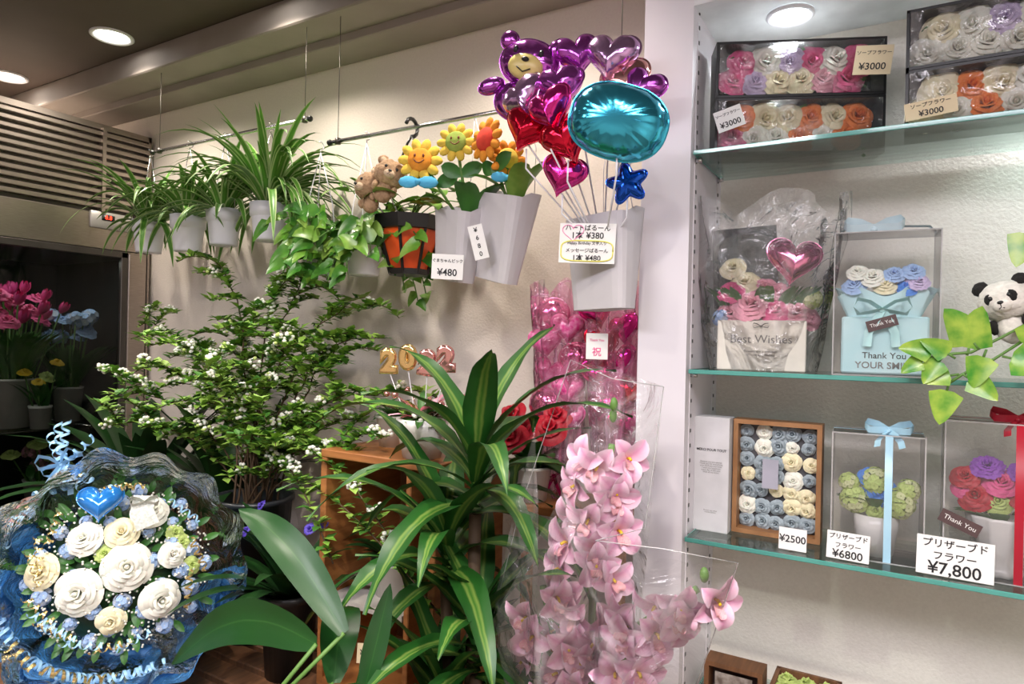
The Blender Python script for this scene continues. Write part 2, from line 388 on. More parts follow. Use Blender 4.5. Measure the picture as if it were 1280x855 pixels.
def flat_flower(b,M,r,n=5,mi=0,ci=1,cup=.15,w=.5,cr=.16):
    for i in range(n):
        a=2*pi*i/n;d=V((math.cos(a),math.sin(a),cup))
        pts=[V((0,0,0))+d*(r*s) for s in (0,.35,.7,1)];pts[-1].z-=r*.08
        b.leaf(pts,r*w,oval,mi,.1,side=V((-math.sin(a),math.cos(a),0)),M=M)
    b.ell((0,0,r*.05),(r*cr,r*cr,r*cr),ci,6,4,M=M)
def orchid_mesh(seed):
    rr=random.Random(seed);b=MB()
    for i,a in enumerate((90,162,234,306,18)):
        a=math.radians(a+rr.uniform(-6,6));wd=.40 if i in(0,2,3) else .36
        cup=.30+rr.uniform(-.12,.25);pts=[]
        for k in range(8):
            s=k/7;pts.append(V((math.cos(a)*s,math.sin(a)*s,cup*math.sin(s*2.4)*.9+(.03 if i in(0,2,3) else .06)*s)))
        b.leaf(pts,wd,lambda u:max(.02,math.sin(pi*min(1,u**.85*.95+.05))**.7),0,.30,side=V((-math.sin(a),math.cos(a),0)))
    P=[]
    for i in range(6):
        s=i/5;P.append([(.20*math.sin(pi*(.25+.6*s))*u*1.2,-.10-.32*s,.36*math.sin(pi*s*.7)+.14+.12*u*u+.03*math.sin(u*7)*s) for u in (-1,-.5,0,.5,1)])
    b.grid(P,1)
    b.tube([(0,0,.02),(0,.03,.22),(0,-.03,.38)],[.05,.06,.055],6,2)
    return b.mesh('orchid_bloom',[orch,orlip,petyel])
def cluster_mesh(name,m,m2,n=26,r=1.,fr=.28,petn=4,seed=1,cm=None,core=None):
    rr=random.Random(seed);b=MB()
    for i in range(n):
        ph=math.acos(1-1.25*(i+.5)/n);th=i*2.4
        d=V((math.sin(ph)*math.cos(th),math.sin(ph)*math.sin(th),math.cos(ph)))
        flat_flower(b,frame(d*r*rr.uniform(.85,1),d,rr.uniform(0,3),fr),1.,petn,0 if rr.random()<.6 else 1,2,.12,.55,.13)
    b.ell((0,0,.1),(r*.75,r*.75,r*.7),3,10,7)
    return b.mesh(name,[m,m2,cm or m,core or stem])
rosew=[rose_mesh('white_rose',petw,s) for s in (1,2)]
rosecr=[rose_mesh('cream_rose',petcream,s) for s in (3,4)]
rosegr=rose_mesh('lime_rose',petgreen,5,.06);rosepk=rose_mesh('pink_rose',petpink,6);roselp=rose_mesh('light_pink_rose',petlp,7,.04)
roseor=rose_mesh('orange_rose',petor,8);rosebl=rose_mesh('blue_rose',petblue,9);rosepur=rose_mesh('purple_rose',petpur,10,.07);rosered=rose_mesh('red_rose',petred,11)
rosegrey=rose_mesh('grey_rose',petgrey,12,0,(4,5,6),1.1);roselil=rose_mesh('lilac_rose',petlil,13,.04);roselb=rose_mesh('light_blue_rose',petlb,14,.05)
orchs=[orchid_mesh(s) for s in range(4)]
clb=cluster_mesh('blue_blossom_cluster',petlb,mat('pale_blue_petal',(.62,.72,.90),rough=.6),16,1,.45,5,3,petw,petlb)
cly=cluster_mesh('green_hydrangea',petgreen,mat('pale_lime_petal',(.74,.80,.42),rough=.6),44,1,.30,4,4,mat('lime_centre',(.4,.5,.12)),mat('lime_core',(.25,.36,.08)))  # last colour is the green core ball under the florets
clm=cluster_mesh('mauve_hydrangea',mat('mauve_petal',(.38,.18,.2),(.5,.3,.22),rough=.6),petlp,34,1,.30,4,6)
# ---------------------------------------------------------------- hanging rods
def rod(x0,x1,y,z,wx,lab):
    t=thing('hanging_rod',lab,'rod',((x0+x1)/2,y,z));h=(x1-x0)/2
    b=MB();b.tube([(-h,0,0),(h,0,0)],.0055,10);part(b,'bar',chrome,t)
    for e in(-h,h):
        b=MB();b.ell((e,0,0),(.009,.009,.009),0,8,6);part(b,'end_cap',blackm,t)
    for xx in wx:
        b=MB();b.tube([(xx-t.location.x,0,.0),(xx-t.location.x,0,2.371-z)],.001,5);b.lathe([(0,-.008),(.008,-.008),(.008,.008),(0,.008)],8,c=(xx-t.location.x,0,0));part(b,'suspension_wire',darksteel,t)
rod(-2.19,-1.44,1.3,2.11,(-2.15,-1.46),'thin chrome hanging rod suspended by wires, holding spider plants')
rod(-1.36,-.49,1.3,2.032,(-1.33,-.52),'thin chrome hanging rod suspended by wires, holding bags and pothos')
def spider(x,zt,r,h,n,L,seed,zr=2.11):
    rr=random.Random(seed)
    t=thing('hanging_spider_plant','variegated spider plant in a small white hanging pot','potted plant',(x,1.3,zt-h),group='spider plants hung from rod')
    b=MB();b.lathe([(0,0),(r*.78,0),(r*.8,.006),(r*.92,h*.62),(r*.93,h*.64),(r*1.02,h*.66),(r*1.05,h),(r*.98,h),(r*.95,h*.8),(0,h*.8)],28);part(b,'pot',whitep,t)
    b=MB();b.lathe([(r*.96,h*.82),(r*.5,h*.86),(0,h*.87)],16);part(b,'soil',twig,t)
    b=MB()
    for s in(-1,1): b.tube([(s*r,0,h*.95),(s*r*.9,0,h+.06),(s*.004,0,zr-(zt-h)-.02)],.0015,5)
    b.tube([(0,0,zr-(zt-h)-.02)]+[(0,.011*math.cos(a)-0.0,zr-(zt-h)+.011*math.sin(a)) for a in [x*.5-1.6 for x in range(9)]],.0018,5)
    part(b,'hanger',chrome,t)
    b=MB()
    for i in range(n):
        a=rr.uniform(0,2*pi);el=rr.uniform(.3,2.8);d=V((math.cos(a),math.sin(a)*.75,el))
        l=L*rr.uniform(.6,1.1)
        pts=arc((math.cos(a)*r*.35,math.sin(a)*r*.35,h*.85),d,l,rr.uniform(1.2,3.0),10)
        pts=[V((p.x,min(p.y,.17),p.z)) for p in pts]
        b.leaf(pts,.0105*rr.uniform(.8,1.25),strap,0,.35)
    part(b,'foliage',spiderm,t)
spider(-2.20,1.88,.05,.108,55,.29,1);spider(-1.985,1.88,.052,.115,60,.28,2);spider(-1.805,1.885,.05,.11,55,.27,3);spider(-1.60,1.885,.052,.108,120,.36,4)
def pothos(x,y,zt,r,h,seed,zr,nv,pm,lab,pot=whitep,spread=.16,drop=.16,ls=.035,leafm=None,grp=None,xr=(0,2*pi)):
    rr=random.Random(seed)
    t=thing('hanging_pothos',lab,'potted plant',(x,y,zt-h),group=grp)
    b=MB();b.lathe([(0,0),(r*.75,0),(r*.78,.004),(r*.95,h*.9),(r*1.05,h*.91),(r*1.05,h),(r*.97,h),(r*.9,h*.8),(0,h*.8)],28);part(b,'pot',pot,t)
    b=MB()
    for k in range(3):
        a=k*2.1+.4;b.tube([(r*math.cos(a),r*math.sin(a),h*.95),(r*.8*math.cos(a),r*.8*math.sin(a),h+.08),(0,0,zr-(zt-h)-.02)],.0016,5)
    b.tube([(0,0,zr-(zt-h)-.02)]+[(0,.011*math.cos(a),zr-(zt-h)+.011*math.sin(a)) for a in [q*.5-1.6 for q in range(9)]],.0018,5)
    part(b,'hanger',whitep,t)
    bl=MB();bs=MB()
    for i in range(nv):
        a=rr.uniform(*xr);d=V((math.cos(a),math.sin(a)*.7,rr.uniform(.1,1.2)))
        pts=arc((0,0,h*.9),d,spread*rr.uniform(.6,1.2)+drop*rr.random(),rr.uniform(1.8,3.4),10)
        pts=[V((p.x,min(p.y,1.485-y),p.z)) for p in pts]
        bs.tube(pts,.0018,5)
        for k in range(3,11,1):
            if rr.random()<.15: continue
            p=pts[k];aa=rr.uniform(0,2*pi);dd=V((math.cos(aa)+.2,math.sin(aa)*.5-.5,rr.uniform(-.6,.5)));sz=ls*rr.uniform(.65,1.2)
            lp=arc(p,dd,sz*2.1,1.1,6)
            lp=[V((q.x,min(q.y,1.49-y),q.z)) for q in lp]
            bl.leaf(lp,sz*.75,hearty,0 if rr.random()<.4 else 1,.18,side=dd.cross(V((.4,-1,.5))))
    part(bs,'vine',stem,t);part(bl,'foliage',[leafm or pothm,pm],t)
    return t
pothos(-1.405,1.31,1.79,.047,.115,21,2.032,14,pothd,'green pothos trailing from a small white hanging pot',drop=.13,grp='pothos on rod',spread=.12,ls=.029)
pothos(-1.225,1.30,1.765,.05,.10,22,2.032,26,pothd,'bushy green pothos trailing from a white hanging pot',drop=.13,grp='pothos on rod',spread=.15,ls=.029)
# orange lantern planter
t=thing('hanging_lantern_planter','black and orange tapered hanging planter with pothos','potted plant',(-1.075,1.3,1.665))
b=MB();b.lathe([(0,0),(.044,0),(.046,.006),(.082,.112),(.078,.112),(.045,.01),(0,.01)],8,M=Rz(pi/8));part(b,'pot_panel',mat('orange_panel',(.90,.13,.02),(.80,.08,.01),rough=.4),t,smooth=False)
b=MB()
for k in range(8):
    a=k*pi/4+pi/8;b.tube([(.048*math.cos(a),.048*math.sin(a),0),(.085*math.cos(a),.085*math.sin(a),.115)],.004,5)
b.lathe([(0,-.004),(.05,-.004),(.052,.01),(.048,.01)],8,M=Rz(pi/8))
b.lathe([(.083,.104),(.090,.106),(.098,.138),(.090,.138),(.083,.112)],8,M=Rz(pi/8))
part(b,'pot_frame',blackm,t,smooth=False)
b=MB()
for s in(-1,1): b.tube([(s*.09,0,.12),(s*.06,0,.24),(s*.012,0,.33),(0,0,.345)],.003,6)
b.tube([(0,0,.345)]+[(0.0,.022*math.cos(a)-.0,.367+.022*math.sin(a)) for a in [q*.5-1.6 for q in range(10)]],.005,6)
part(b,'hook',blackm,t)
rr=random.Random(5);b=MB();bs=MB()
for i in range(15):
    a=rr.uniform(0,2*pi);pts=arc((0,0,.11),V((math.cos(a),math.sin(a),rr.uniform(1.2,2.8))),rr.uniform(.10,.2),1.6,6);bs.tube(pts,.0016,5)
    for q in (pts[-1],pts[-3]):
        aa=rr.uniform(0,2*pi);b.leaf(arc(q,V((math.cos(aa),math.sin(aa)-.4,.2)),.075,1.2,6),.026,hearty,0,.15)
part(bs,'vine',stem,t);part(b,'foliage',[pothm],t)
# ---------------------------------------------------------------- paper pouches
def pouch(x,y,zt,wt,wb,h,tilt,lab,yaw=-.35):
    M=T(x,y,zt)@Rz(yaw)@Ry(tilt)
    t=thing('paper_pouch',lab,'paper bag',M=M,group='grey paper pouches on rod')
    b=MB();P=[]
    def ring(w,d,z,front=0):
        out=[]
        for k in range(20):
            a=2*pi*k/20;ca,sa=math.cos(a),math.sin(a)
            px=w/2*math.copysign(abs(ca)**.35,ca);py=d/2*math.copysign(abs(sa)**.6,sa)
            out.append((px,py,z+(front if sa<0 else 0)))
        return out
    for s in (1,.75,.5,.25,.02): P.append(ring(wb+(wt-wb)*s,.05+.04*s,-h*(1-s)))
    P=[ring(wt,.09,0.,-.012)]+P[1:]
    P.append(ring(.01,.01,-h))
    b.grid(P,0,None,True)
    P2=[ring(wt-.004,.086,0.,-.012),ring((wt+wb)/2-.004,.06,-h*.5),ring(wb-.01,.03,-h*.95),ring(.01,.01,-h*.95)]
    b.grid(P2[::-1],0,None,True)
    part(b,'pouch',bagm,t,smooth=False)
    b=MB();
    Mi=M.inverted();a0=Mi@V((x,1.3,2.035));
    b.tube([(-wt*.25,.042,-.01),tuple(V((-.03,.03,.1))),tuple(a0)],.001,4);b.tube([(wt*.25,.042,-.01),(.03,.03,.1),tuple(a0)],.001,4)
    part(b,'hanging_string',whitep,t)
    return t
pouch(-.885,1.26,1.81,.135,.115,.175,.18,'grey-white paper pouch holding plush flower picks, tilted')
pouch(-.76,1.26,1.835,.155,.12,.205,.22,'grey-white paper pouch holding plush flower picks, tilted')
pouch(-.525,1.24,1.765,.165,.14,.20,-.02,'grey-white paper pouch holding foil balloon picks')
# ---------------------------------------------------------------- price cards
def card(x,y,z,w,h,lines,lab,m=None,n=None,tilt=0.,bold=.012,group=None,cols=None):
    n=n or V((-x*.6,-y,(1.5-z)*.3))
    t=thing('price_card',lab,'price tag',M=upright((x,y,z),n,tilt),group=group)
    b=MB();b.box((0,0,0),(w,h,.0012));part(b,'card',m or paperw,t,smooth=False)
    k=len(lines)
    for i,(s,sz) in enumerate(lines):
        yy=h*.47-h*.94*(i+.5)/k
        text(s,sz,(cols[i] if cols else ink),t,T(0,yy,.0014),bold)
    return t
card(-.885,1.205,1.665,.072,.056,[('ぐまちゃんピック',.0088),('¥480',.022)],'white handwritten price card clipped on a grey pouch',tilt=-.04)
card(-.80,1.200,1.715,.032,.075,[('¥',.014),('6',.014),('8',.014),('0',.014)],'narrow white price card with vertical writing on a pouch',tilt=.25)
t=card(-.527,1.165,1.692,.108,.076,[('ハートばるーん',.0125),('1本 ¥380',.0165),('Happy Birthday 文字入り',.0072),('メッセージばるーん',.0092),('1本 ¥480',.0145)],'handwritten balloon price card with pink heart and yellow outline',tilt=-.04)
b=MB();ho=[(16*math.sin(a)**3/17*.022-.028,(13*math.cos(a)-5*math.cos(2*a)-2*math.cos(3*a)-math.cos(4*a))/17*.019+.021,.0012) for a in [2*pi*k/40 for k in range(41)]]
b.tube(ho,.0009,5);part(b,'pink_heart_drawing',mat('pink_marker',(.95,.35,.60)),t)
b=MB();b.tube([(.050*math.copysign(abs(math.cos(a))**.5,math.cos(a)),-.0145+.0195*math.copysign(abs(math.sin(a))**.5,math.sin(a)),.0012) for a in [2*pi*k/40 for k in range(41)]],.0014,5);part(b,'yellow_outline',mat('yellow_marker',(.95,.90,.20)),t)
# ---------------------------------------------------------------- plush picks
def plush(name,lab,p,n,s,fur,bellyc,stick_to,patch=None,tilt=0):
    M=upright(p,n,tilt)
    t=thing(name,lab,'plush toy',M=M)
    b=MB();b.ell((0,0,0),(s,s*.88,s*.85),0,28,20,bmp=.12,bs=40);part(b,'head',fur,t)
    for e in(-1,1):
        b=MB();b.ell((e*s*.72,s*.72,0),(s*.34,s*.34,s*.18),0,12,8,bmp=.15,bs=40);b.ell((e*s*.72,s*.70,s*.13),(s*.2,s*.2,s*.09),1,10,6);part(b,'ear',[patch or fur,bellyc if not patch else patch],t)
        b=MB();b.ell((e*s*.34,s*.14,s*.80),(s*.10,s*.11,s*.08),0,10,8);part(b,'eye',blackm,t)
        if patch:
            b=MB();b.ell((e*s*.38,s*.10,s*.68),(s*.22,s*.27,s*.14),0,12,8);part(b,'eye_patch',patch,t)
    b=MB();b.ell((0,-s*.25,s*.72),(s*.36,s*.28,s*.3),0,14,10,bmp=.06,bs=30);part(b,'muzzle',bellyc,t)
    b=MB();b.ell((0,-s*.12,s*1.0),(s*.12,s*.08,s*.07),0,10,6);b.tube([(0,-s*.2,s*1.02),(0,-s*.32,s*1.0),(s*.1,-s*.38,s*.97)],s*.02,5);b.tube([(0,-s*.32,s*1.0),(-s*.1,-s*.38,s*.97)],s*.02,5);part(b,'nose',blackm,t)
    b=MB();b.ell((0,-s*1.25,0),(s*.6,s*.65,s*.5),0,16,12,bmp=.1,bs=40)
    for e in(-1,1): b.ell((e*s*.6,-s*1.05,s*.25),(s*.2,s*.34,s*.22),1,10,8,bmp=.1,bs=30)
    part(b,'torso',[fur,patch or fur],t)
    if stick_to is not None:
        b=MB();q=M.inverted()@V(stick_to);b.tube([(0,-s*.8,0),tuple(q)],.002,5);part(b,'stick',whitep,t)
tan=mat('tan_plush',(.46,.30,.18),(.32,.20,.11),rough=1,scale=120,bump=1);tanl=mat('cream_plush',(.66,.50,.34),rough=1,scale=120,bump=.8)
plush('teddy_bear_pick','curly tan teddy bear plush pick behind the lantern planter',(-1.112,1.19,1.865),(-.2,-1,.1),.037,tan,tanl,(-1.09,1.28,1.77),tilt=.3)
plush('teddy_bear_pick','curly tan teddy bear plush pick, leaning, next to its twin',(-1.045,1.19,1.885),(.9,-1,.2),.038,tan,tanl,(-1.07,1.28,1.77),tilt=-.35)
def plushflower(lab,p,n,r,pc,cc,stick_to,bow=None,face=True,leafs=True):
    M=upright(p,n,R.uniform(-.2,.2))
    t=thing('plush_flower_pick',lab,'plush flower',M=M,group='plush flower picks')
    b=MB()
    for k in range(10):
        b.ell((0,0,0),(r*.36,r*.24,r*.16),0,10,7,M=Rz(2*pi*k/10)@T(r*.72,0,0))
    part(b,'petal_ring',pc,t)
    b=MB();b.ell((0,0,r*.08),(r*.58,r*.58,r*.28),0,20,10);part(b,'face_disc',cc,t)
    b=MB()
    if face:
        for e in(-1,1): b.ell((e*r*.2,r*.12,r*.34),(r*.06,r*.09,r*.05),0,8,6)
        b.tube([(-r*.24,-r*.08,r*.345),(-r*.12,-r*.2,r*.35),(0,-r*.24,r*.35),(r*.12,-r*.2,r*.35),(r*.24,-r*.08,r*.345)],r*.03,5);part(b,'smile',mat('brown_thread',(.2,.05,.01)),t)
    if bow:
        b=MB()
        for e in(-1,1): b.ell((e*r*.45,-r*1.1,r*.15),(r*.5,r*.3,r*.15),0,10,7)
        b.ell((0,-r*1.1,r*.2),(r*.16,r*.16,r*.16),0,8,6);part(b,'bow',bow,t)
    q=M.inverted()@V(stick_to)
    b=MB();b.tube([(0,0,-r*.1),tuple(q)],.0035,6);part(b,'stick',stem,t)
    if leafs:
        for e in(-1,1):
            b=MB();b.leaf(arc(q*.45,V((e,.5,.3)),.055,.6,6),.017,oval,0,.2,side=V((0,1,.3)));part(b,'leaf',midleaf,t)
yelp=mat('yellow_plush',(.85,.60,.08),rough=.9,scale=80,bump=.4);orp=mat('orange_plush',(.88,.33,.03),rough=.9,scale=80,bump=.4);grp=mat('green_plush',(.34,.46,.08),rough=.9,scale=80,bump=.4);blp=mat('blue_plush',(.1,.5,.8),rough=.9)
redp=mat('red_plush',(.75,.06,.03),rough=.9,scale=80)
plushflower('smiling yellow plush sunflower pick with blue bow',(-.965,1.2,1.912),(.5,-1,.1),.049,yelp,orp,(-.90,1.26,1.79),blp)
plushflower('yellow and green plush sunflower pick',(-.865,1.2,1.940),(.4,-1,.1),.042,yelp,grp,(-.87,1.26,1.79))
plushflower('orange plush gerbera pick',(-.785,1.2,1.935),(-.3,-1,.1),.046,orp,redp,(-.76,1.26,1.8),None,False)
plushflower('orange plush flower pick with blue bow, partly hidden',(-.755,1.24,1.90),(.9,-1,.1),.04,orp,yelp,(-.74,1.26,1.8),blp,False)
for (x,z,k) in ((-.86,1.80,3),(-.745,1.83,4)):
    rr=random.Random(int(-x*100));b=MB()
    for i in range(6):
        a=rr.uniform(0,2*pi);b.leaf(arc((0,0,-.04),V((math.cos(a)*.8,math.sin(a)*.5-.3,1.6)),.14,1.4,7),.022,oval,0,.2)
    solo(b,'plush_leaf_pick',[midleaf if k==3 else pothm],'green fabric leaf spray standing in a grey pouch','artificial leaves',(x,1.26,z))
# ---------------------------------------------------------------- foil balloons
def heart_out(n=64):
    o=[]
    for k in range(n):
        a=2*pi*k/n;o.append((16*math.sin(a)**3/17,(13*math.cos(a)-5*math.cos(2*a)-2*math.cos(3*a)-math.cos(4*a)+2.5)/17))
    return o
def ell_out(a,b_,n=56,e=1.): return [(a*math.copysign(abs(math.cos(2*pi*k/n))**e,math.cos(2*pi*k/n)),b_*math.copysign(abs(math.sin(2*pi*k/n))**e,math.sin(2*pi*k/n))) for k in range(n)]
def star_out(n=60,q=5,d=.25): return [((1+d*math.cos(q*2*pi*k/n))*math.cos(2*pi*k/n+pi/2),(1+d*math.cos(q*2*pi*k/n))*math.sin(2*pi*k/n+pi/2)) for k in range(n)]
def pillow(b,out,h,mi=0,M=None,cx=0,cy=0,s=1.,rings=9,pk=.14):
    n=len(out)
    for sgn in(1,-1):
        P=[[(cx,cy,sgn*h)]*n]
        for k in range(1,rings+1):
            rr_=math.sin(k/rings*pi/2);zz=h*max(0,1-rr_**2.6)**.55
            row=[]
            for j,(x,y) in enumerate(out):
                w=math.cos(j*pi*.5+.6*math.sin(j*.7));q=rr_*(1-.02*(w+1)*(rr_**6))
                row.append((cx+x*s*q,cy+y*s*q,sgn*(zz*(1+pk*w*rr_**4)+.0004)))
            P.append(row)
        P.append([(cx+x*s*1.05,cy+y*s*1.05,sgn*.0004) for x,y in out])
        b.grid(P,mi,M,True)
ROOT=V((-.525,1.24,1.68))
def balloon(name,lab,p,n,out,s,h,m,tilt=0.,extra=None,root=ROOT):
    M=upright(p,n,tilt)
    t=thing(name,lab,'balloon',M=M,group='foil balloon picks')
    b=MB();pillow(b,out,h,0,None,0,0,s)
    part(b,'foil_body',m,t)
    q=M.inverted()@V(root)
    b=MB();ymin=min(y for x,y in out)*s;d=M.inverted().to_3x3()@V((0,0,-1))
    b.tube([tuple(V((0,0,-.002))+d*abs(ymin)*.8),tuple(d*(abs(ymin)+.03)),tuple(q)],.0018,5);part(b,'stick',whitep,t)
    if extra: extra(t)
    return t
H=heart_out()
def bear_extra(t):
    for e in(-1,1):
        b=MB();pillow(b,ell_out(1,1,32),.012,0,None,e*.050,.036,.019,6);part(b,'ear',fpur,t)
    b=MB();pillow(b,ell_out(1,.8,36),.022,0,None,-.005,-.078,.048,7);part(b,'belly',fpur,t)
    for e in (-1,1):
        b=MB();pillow(b,ell_out(1,.6,32),.014,0,T(e*.066,-.058,.0)@Rz(-e*.5),0,0,.028,6);part(b,'arm',fpur,t)
    b=MB();b.ell((0,-.014,.027),(.036,.026,.014),0,18,10);part(b,'muzzle',mat('yellow_print',(.85,.70,.25),rough=.3),t)
    b=MB();b.ell((0,-.004,.042),(.008,.005,.004),0,10,6)
    for e in(-1,1): b.ell((e*.026,.014,.031),(.005,.0075,.004),0,8,6)
    b.tube([(-.014,-.020,.041),(0,-.028,.0415),(.014,-.020,.041)],.0013,5);part(b,'face_print',blackm,t)
balloon('bear_balloon','metallic purple bear-shaped foil balloon with a smiling face',(-.66,1.16,2.060),(.35,-1,-.1),ell_out(.060,.046),1.,.032,fpur,-.25,bear_extra)
balloon('heart_balloon','metallic purple heart foil balloon',(-.575,1.2,2.07),(.6,-1,0),H,.050,.028,fpur,.2)
balloon('heart_balloon','metallic lilac heart foil balloon at the top of the bunch',(-.500,1.2,2.052),(.2,-1,.1),H,.056,.03,flil,-.15)
balloon('heart_balloon','metallic lilac heart foil balloon facing sideways',(-.645,1.12,1.970),(-.2,-1,.2),H,.052,.03,flil,.5)
balloon('heart_balloon','metallic purple heart foil balloon in the middle of the bunch',(-.575,1.13,1.985),(.2,-1,.3),H,.050,.03,fpur,.1)
balloon('heart_balloon','shiny red heart foil balloon',(-.640,1.12,1.912),(.3,-1,.15),H,.052,.03,fred,-.4)
balloon('heart_balloon','shiny dark red heart foil balloon packed in the middle',(-.590,1.155,1.900),(.5,-1,.15),H,.052,.028,fred,.1)
balloon('heart_balloon','shiny deep red heart foil balloon under the turquoise one',(-.54,1.10,1.872),(.1,-1,-.2),H,.052,.03,fred,.35)
balloon('heart_balloon','metallic magenta heart foil balloon in the middle',(-.565,1.08,1.925),(-.1,-1,0),H,.048,.028,fmag,.3)
balloon('heart_balloon','shiny magenta heart foil balloon hanging lowest',(-.565,1.13,1.815),(.3,-1,0),H,.046,.027,fmag,-.3)
balloon('round_balloon','large metallic turquoise foil balloon with puckered seam',(-.432,1.07,1.882),(.25,-1,-.1),ell_out(.084,.062,72,.85),1.,.045,fcy,-.32)
balloon('heart_balloon','rose gold foil heart balloon behind the turquoise one',(-.475,1.22,2.005),(.2,-1,0),H,.052,.028,frose,.2)
balloon('heart_balloon','metallic purple heart foil balloon beside the column',(-.44,1.21,1.985),(.1,-1,0),H,.045,.025,fpur,-.5)
balloon('star_balloon','dark blue foil star balloon below the turquoise one',(-.450,1.17,1.800),(.2,-1,0),star_out(),.032,.015,fblue,.2)
# ---------------------------------------------------------------- soap flower boxes
def flowerbox(x,y,z,w,h,d,rz,seq,lab,seed):
    rr=random.Random(seed)
    t=thing('soap_flower_box',lab,'gift box',(x,y,z),rz,'soap flower boxes on the top shelf')
    b=MB();th=.005
    b.box((w/2,d/2,th/2),(w,d,th));b.box((w/2,d/2,h-th/2),(w,d,th));b.box((th/2,d/2,h/2),(th,d,h));b.box((w-th/2,d/2,h/2),(th,d,h));b.box((w/2,d-th/2,h/2),(w,th,h))
    part(b,'box_body',blackm,t,smooth=False)
    n=len(seq)
    for i,me in enumerate(seq):
        row=i%2;px=.024+(w-.048)*((i//2)+.5*row+.25)/(n/2+.25);pz=h*(.33+.34*row)
        add('rose',me,t,frame((px,d*.36,pz),(rr.uniform(-.2,.2),-1,rr.uniform(-.1,.4)),rr.uniform(0,6),rr.uniform(.030,.035)))
    b=MB()
    for i in range(16):
        px=rr.uniform(.02,w-.02);pz=rr.uniform(.02,h-.02);aa=rr.uniform(0,6)
        b.leaf(arc((px,d*.5,pz),(math.cos(aa),-.8,math.sin(aa)),.03,.5,4),.01,oval,0,.2)
    part(b,'leaf',midleaf,t)
    b=MB();P=[]
    for i in range(9):
        P.append([(.006+(w-.012)*j/24,-.002+.006*noise.noise(V((j*.5,i*.7,seed)))-.014*math.sin(pi*i/8)*math.sin(pi*j/24),.006+(h-.012)*i/8) for j in range(25)])
    b.grid(P);part(b,'cellophane_cover',cello,t)
A=rosepk;Bq=rosecr[0];C=rosew[0];O=roseor;Lp=roselp;Ll=roselil
flowerbox(-.335,1.345,1.884,.32,.112,.068,math.radians(23),[A,O,C,Bq,C,Bq,O,O,C,Bq,O,O],'black gift box of orange and cream soap roses in cellophane',1)
flowerbox(-.335,1.345,1.997,.32,.112,.068,math.radians(23),[A,A,Ll,C,Bq,Ll,Bq,A,Lp,C,A,A],'black gift box of pink, cream and lilac soap roses in cellophane',2)
flowerbox(-.008,1.345,1.884,.31,.105,.09,0,[Bq,Bq,C,O,O,Bq,C,C,O,Bq,C,O],'black gift box of cream and orange soap roses in cellophane',3)
flowerbox(-.008,1.345,1.990,.31,.105,.09,0,[C,Bq,C,C,C,Ll,C,C,Bq,Bq,Lp,C],'black gift box of white, cream and lilac soap roses in cellophane',4)
sg='cream soap flower price cards'
card(-.062,1.425,2.050,.064,.055,[('ソープフラワー',.0085),('¥3000',.018)],'cream handwritten price card on a pink soap rose box',paperc,V((.1,-1,0)),-.12,group=sg)
card(-.303,1.325,1.945,.052,.042,[('ソープフラワー',.0068),('¥3000',.0155)],'white handwritten price card on an orange soap rose box',paperw,V((.2,-1,0)),.3,group=sg)
card(.030,1.322,1.912,.076,.030,[('ソープフラワー',.0085),('¥3000',.014)],'cream handwritten price card on a soap rose box',paperc,V((0,-1,0)),.1,group=sg)
# ---------------------------------------------------------------- cello cones
def wrapcone(b,M,r0,r1,L,a0,a1,nu=48,nv=14,crk=.012,pk=4,pj=.2,mi=0,flare=1.,seed=0):
    P=[]
    for i in range(nv+1):
        s=i/nv;row=[]
        for j in range(nu+1):
            a=a0+(a1-a0)*j/nu
            Lk=L*(1+pj*s*abs(math.cos(pk*a*.5)))
            rad=r0+(r1-r0)*s**flare+crk*(.3+s)*(noise.noise(V((a*3,s*3,seed)))*1.4+.6*math.sin(a*14+s*3))
            row.append((rad*math.cos(a),rad*math.sin(a),Lk*s))
        P.append(row)
    b.grid(P,mi,M)
def bow(b,M,s,mi=0,tails=True,w=.3):
    for e in(-1,1):
        pts=[V((0,0,0)),V((e*.5,.35,.15)),V((e*.95,.45,.2)),V((e*1.1,.1,.2)),V((e*.9,-.2,.15)),V((e*.45,-.12,.1)),V((0,0,.05))]
        pts=[M@(p*s) for p in pts];b.leaf(pts,s*w*.6,const,mi,0,side=(M.to_3x3()@V((0,.35,1))).normalized())
        if tails:
            pts=[V((0,0,0)),V((e*.25,-.5,.1)),V((e*.5,-1.,.05)),V((e*.55,-1.6,.1))];b.leaf([M@(p*s) for p in pts],s*w*.5,const,mi,0,side=(M.to_3x3()@V((1,0,.4))).normalized())
    b.ell((0,0,0),(s*.16,s*.16,s*.12),mi,8,6,M=M)
gp=mat('grey_print',(.22,.21,.20))
# "best wishes" arrangement
t=thing('flower_gift_arrangement','pink flowers in cream box with heart balloon, cellophane wrapped','flower gift',(-.25,1.42,1.454),.12)
b=MB();b.box((0,0,.05),(.165,.085,.10),bev=.002);part(b,'box',mat('cream_box',(.84,.81,.72),rough=.7),t,smooth=False)
text('Best Wishes',.023,gp,t,T(0,-.0435,.062)@Rx(pi/2))
text('flowers are a message\nof love and thanks',.007,gp,t,T(0,-.0435,.035)@Rx(pi/2))
b=MB();bow(b,T(0,-.046,.088)@Rx(pi/2),.014,0,False);part(b,'bow_print',gp,t)
fl=[(roselp,-.058,0,.115,.032),(roselp,-.02,-.02,.128,.037),(rosepk,.025,-.02,.118,.029),(rosecr[0],-.035,.01,.178,.028),(roselp,.06,-.01,.115,.032),(rosepk,-.06,-.01,.158,.026),(roselp,.0,.01,.165,.028),(rosecr[1],-.06,.02,.21,.026),(roselp,.03,.0,.155,.026)]
for me,x,y,z,s in fl: add('rose',me,t,frame((x,y,z),(x*2,-1,.7),x*50,s))
